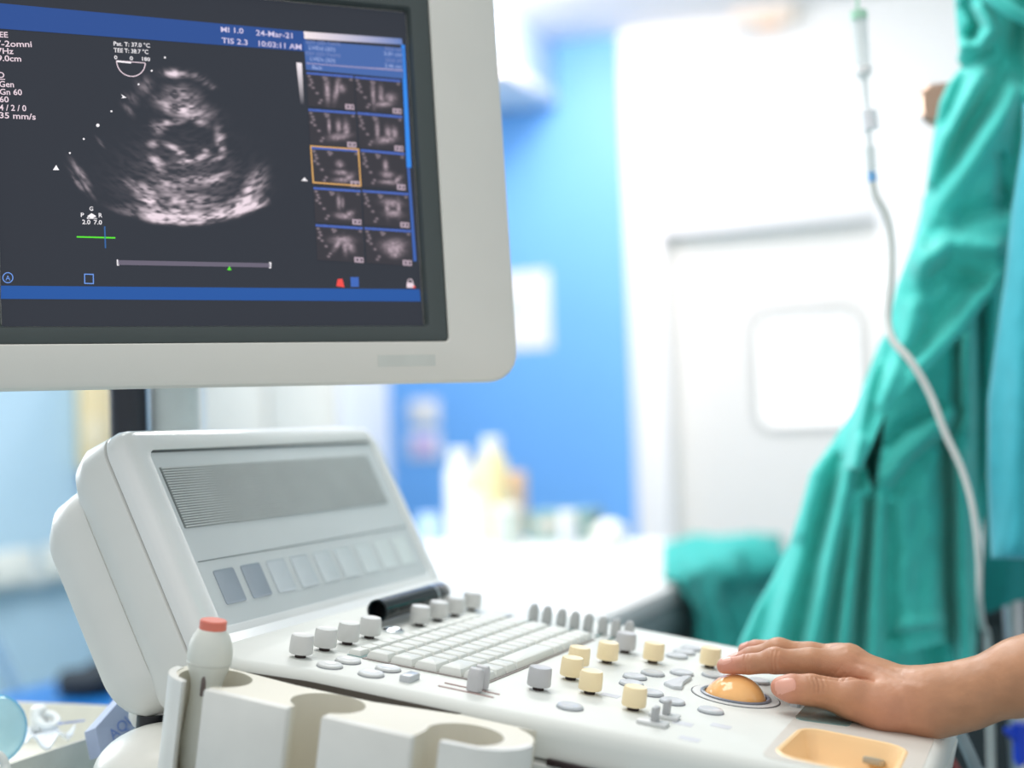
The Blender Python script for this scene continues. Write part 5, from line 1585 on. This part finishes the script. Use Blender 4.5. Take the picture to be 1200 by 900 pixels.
sk = Skin(lo, hi, .00165)
palm = None
for A, B, k in (((1072, 819, 1.054, .0168), index_f[0], .012), ((1070, 813, 1.071, .0168), middle_f[0], .012), ((1068, 815, 1.089, .0158), ring_f[0], .012), ((1066, 823, 1.105, .0142), pinky_f[0], .012)):
    c = sk.cap(V(*A[:3]), V(*B[:3]), A[3], B[3])
    palm = c if palm is None else smin(palm, c, k)
# thenar, hypothenar and wrist
for A, B, k in (((1078, 836, 1.045, .0160), (1030, 830, 1.047, .0154), .012), ((1084, 828, 1.074, .0160), (1020, 818, 1.115, .014), .014), ((1092, 823, 1.049, .0218), (1062, 823, 1.057, .0182), .016), ((1094, 822, 1.068, .0178), (1062, 820, 1.080, .0168), .014)):
    palm = smin(palm, sk.cap(V(*A[:3]), V(*B[:3]), A[3], B[3]), k)
arm = sk.chain(fore, .01)
arm2 = sk.chain([(a[0], a[1] - 1.5, a[2] + .018, a[3] * .9) for a in fore], .01)
body = smin(palm, smin(arm, arm2, .012), .014)
fingers = None
for f_, k in ((index_f, .004), (middle_f, .0022), (ring_f, .0022), (pinky_f, .0022)):
    c = sk.chain(f_, .003)
    fingers = c if fingers is None else smin(fingers, c, .0016)
body = smin(body, fingers, .006)
body = smin(body, sk.chain(thumb_f, .005), .0055)
# joint bulges
for p, r in (((908, 771.5, 1.090), .0083), ((912, 761, 1.116), .0086), ((994, 776, 1.090), .0140), ((950, 806, 1.054), .0092), ((1000, 818, 1.051), .0130)):
    body = smin(body, sk.ball(V(*p), r), .006)
vert, fc = surface_nets(body, sk.lo, sk.h)
me = bpy.data.meshes.new('person')
me.from_pydata([tuple(p) for p in vert], [], [tuple(int(i) for i in f) for f in fc])
me.polygons.foreach_set('use_smooth', [True] * len(fc))
# drop stray islands and relax the stair steps
bm = bmesh.new(); bm.from_mesh(me)
for _ in range(3): bmesh.ops.smooth_vert(bm, verts=bm.verts, factor=.5, use_axis_x=True, use_axis_y=True, use_axis_z=True)
bmesh.ops.recalc_face_normals(bm, faces=bm.faces)
for f in bm.faces: f.smooth = True
bm.to_mesh(me); bm.free()
# one finer level, then skin lines, tendons and veins pressed into it
tmp = bpy.data.objects.new('tmp_hand', me); COL.objects.link(tmp)
tmp.modifiers.new('fine', 'SUBSURF').levels = 1
me = bpy.data.meshes.new_from_object(tmp.evaluated_get(bpy.context.evaluated_depsgraph_get()))
bpy.data.objects.remove(tmp)
me.name = 'person'
nv_ = len(me.vertices)
co_ = np.empty(nv_ * 3); me.vertices.foreach_get('co', co_); co_ = co_.reshape(-1, 3)
no_ = np.empty(nv_ * 3); me.vertices.foreach_get('normal', no_); no_ = no_.reshape(-1, 3)
cc_ = (R.T @ (co_ - CAM).T).T
HX, HY = cc_[:, 0] / cc_[:, 2] * FPX + 600, cc_[:, 1] / cc_[:, 2] * FPX + 450
facing = np.clip(-(no_ * unit(V(960, 800, 1.1) - CAM)).sum(1) * 3 + .6, 0, 1) * (cc_[:, 2] < 1.108)
disp = np.zeros(nv_)
def line(pts, amp, w):
    global disp
    d = np.full(nv_, 1e9)
    for a, b in zip(pts, pts[1:]): d = np.minimum(d, seg_dist(HX, HY, a, b)[0])
    disp = disp + amp * np.exp(-(d / w) ** 2)
# finger joint folds
for x, amp in ((901, .0005), (905, .0008), (910, .0006), (873, .0006), (877, .0004)):
    line([(x + 1.5, 763), (x - .8, 774), (x + .6, 789)], -amp, 1.3)
for x, amp in ((948, .0003), (953.5, .0007), (958.5, .0009), (964, .0006), (970, .0003)):
    line([(x - 1, 794), (x + 2, 802), (x + 1.5, 811)], -amp, 1.4)
# fold between thumb and index, palm edge lines, wrist lines
line([(960, 794), (985, 797), (1003, 795), (1016, 796), (1023, 798)], -.0009, 1.5)
for p in ([(975, 793), (982, 786), (986, 780)], [(970, 792), (976, 786)], [(981, 797), (990, 789)], [(988, 797), (996, 790)]): line(p, -.0003, 1.1)
for p in ([(1008, 768), (1030, 776), (1056, 788)], [(1002, 776), (1028, 784), (1058, 797)]): line(p, -.0005, 3.0)
for p in ([(994, 764), (1018, 771), (1046, 783), (1080, 793)], [(1010, 786), (1040, 797), (1078, 806)]): line(p, .0004, 4.5)
fine = np.array([mnoise.noise((p[0] * 260, p[1] * 260, p[2] * 260)) * .00012 + mnoise.noise((p[0] * 90, p[1] * 90, p[2] * 90)) * .0003 for p in co_])
co_ = co_ + no_ * (disp * facing + fine)[:, None]
# the heel of the hand flattens where it rests on the deck
for _k in range(nv_):
    w_, d_, h_ = cl(co_[_k])
    if -.03 < h_ < .0004 and w_ < .35:
        lim = float(np.interp(d_, [.440, .452, .462, .475], [.0004, -.0005, -.006, -.03]))
        if h_ < lim: co_[_k] = cw(w_, d_, lim)
me.vertices.foreach_set('co', co_.ravel()); me.update()
me.polygons.foreach_set('use_smooth', [True] * len(me.polygons))
M_SKIN = mat('warm tan skin', (184, 134, 101), .42, spec=.45, var=.08, scale=70, bump=.16, bscale=900, sss=.06)
nt = M_SKIN.node_tree
bs_ = nt.nodes['Principled BSDF']
old_ = bs_.inputs['Base Color'].links[0].from_socket
at_ = nt.nodes.new('ShaderNodeAttribute'); at_.attribute_name = 'flush'
mx_ = nt.nodes.new('ShaderNodeMix'); mx_.data_type = 'RGBA'
mx_.inputs['B'].default_value = srgb((214, 140, 124))
for sck in mx_.inputs:
    if sck.type == 'RGBA' and sck.identifier == 'A_Color': nt.links.new(old_, sck)
    if sck.type == 'RGBA' and sck.identifier == 'B_Color': sck.default_value = srgb((214, 140, 124))
nt.links.new(at_.outputs['Fac'], mx_.inputs[0])
nt.links.new([o_ for o_ in mx_.outputs if o_.type == 'RGBA'][0], bs_.inputs['Base Color'])
fl = me.attributes.new('flush', 'FLOAT', 'POINT')
fv = np.zeros(len(co_))
for j_, w_f, rad_f in ((index_f[4], .75, .016), (middle_f[4], .7, .015), (ring_f[4], .6, .015), (thumb_f[5], .65, .016), (index_f[2], .25, .012), (thumb_f[3], .25, .012), ((1000, 792, 1.06), .2, .022), ((1040, 848, 1.03), .25, .03)):
    d2 = ((co_ - V(*j_[:3])) ** 2).sum(1)
    fv = np.maximum(fv, w_f * np.exp(-d2 / rad_f ** 2))
fl.data.foreach_set('value', fv.astype(np.float32))
hand = link('person', me, M_SKIN)
tag(hand, 'bare right forearm and hand, palm down, fingertips on the orange trackball', 'person')
# nails follow the skin surface
from mathutils.bvhtree import BVHTree
bvh = BVHTree.FromPolygons([v.co.copy() for v in me.vertices], [tuple(p.vertices) for p in me.polygons])
def nail(c, dirn, axis, a, b, name='nail'):
    """c near the surface, dirn looking down on it, axis along the finger, half sizes a (along) and b (across)"""
    dirn = unit(dirn); axis = unit(axis - dirn * (axis @ dirn)); sidev = np.cross(dirn, axis)
    bm = bmesh.new(); n1, n2 = 12, 10
    g = {}
    for i in range(n1 + 1):
        for j in range(n2 + 1):
            u, v = 2 * i / n1 - 1, 2 * j / n2 - 1
            # squarish oval
            uu = u * math.sqrt(1 - .28 * v * v); vv_ = v * math.sqrt(1 - .35 * u * u)
            p = c + axis * a * uu + sidev * b * vv_ - dirn * .02
            hit = bvh.ray_cast(Vector(p), Vector(dirn), .05)
            if hit[0] is None: continue
            edge = max(abs(u), abs(v))
            lift = .0005 if edge < .99 else -.0003
            g[i, j] = bm.verts.new(Vector(hit[0]) - Vector(dirn) * lift)
    for i in range(n1):
        for j in range(n2):
            ks = [(i, j), (i + 1, j), (i + 1, j + 1), (i, j + 1)]
            if all(k in g for k in ks): bm.faces.new([g[k] for k in ks])
    return finish(name, bm, mat('nail pink', (222, 164, 146), .22, var=.03), hand)
view = unit(R @ ray(920, 800))
nail(V(920, 802.5, 1.049), unit(view * .8 - UP * .5), V(908, 803, 1.052) - V(935, 803, 1.052), .0083, .0057)
nail(V(849, 773, 1.093), unit(-UP + view * .25), V(840, 777, 1.095) - V(870, 769, 1.094), .0058, .0046)
nail(V(857, 771, 1.119), unit(-UP + view * .25), V(850, 776, 1.119) - V(880, 764, 1.118), .0058, .0046)
nail(V(870, 756, 1.144), unit(-UP + view * .3), V(862, 758, 1.146) - V(886, 756, 1.142), .0052, .0042)
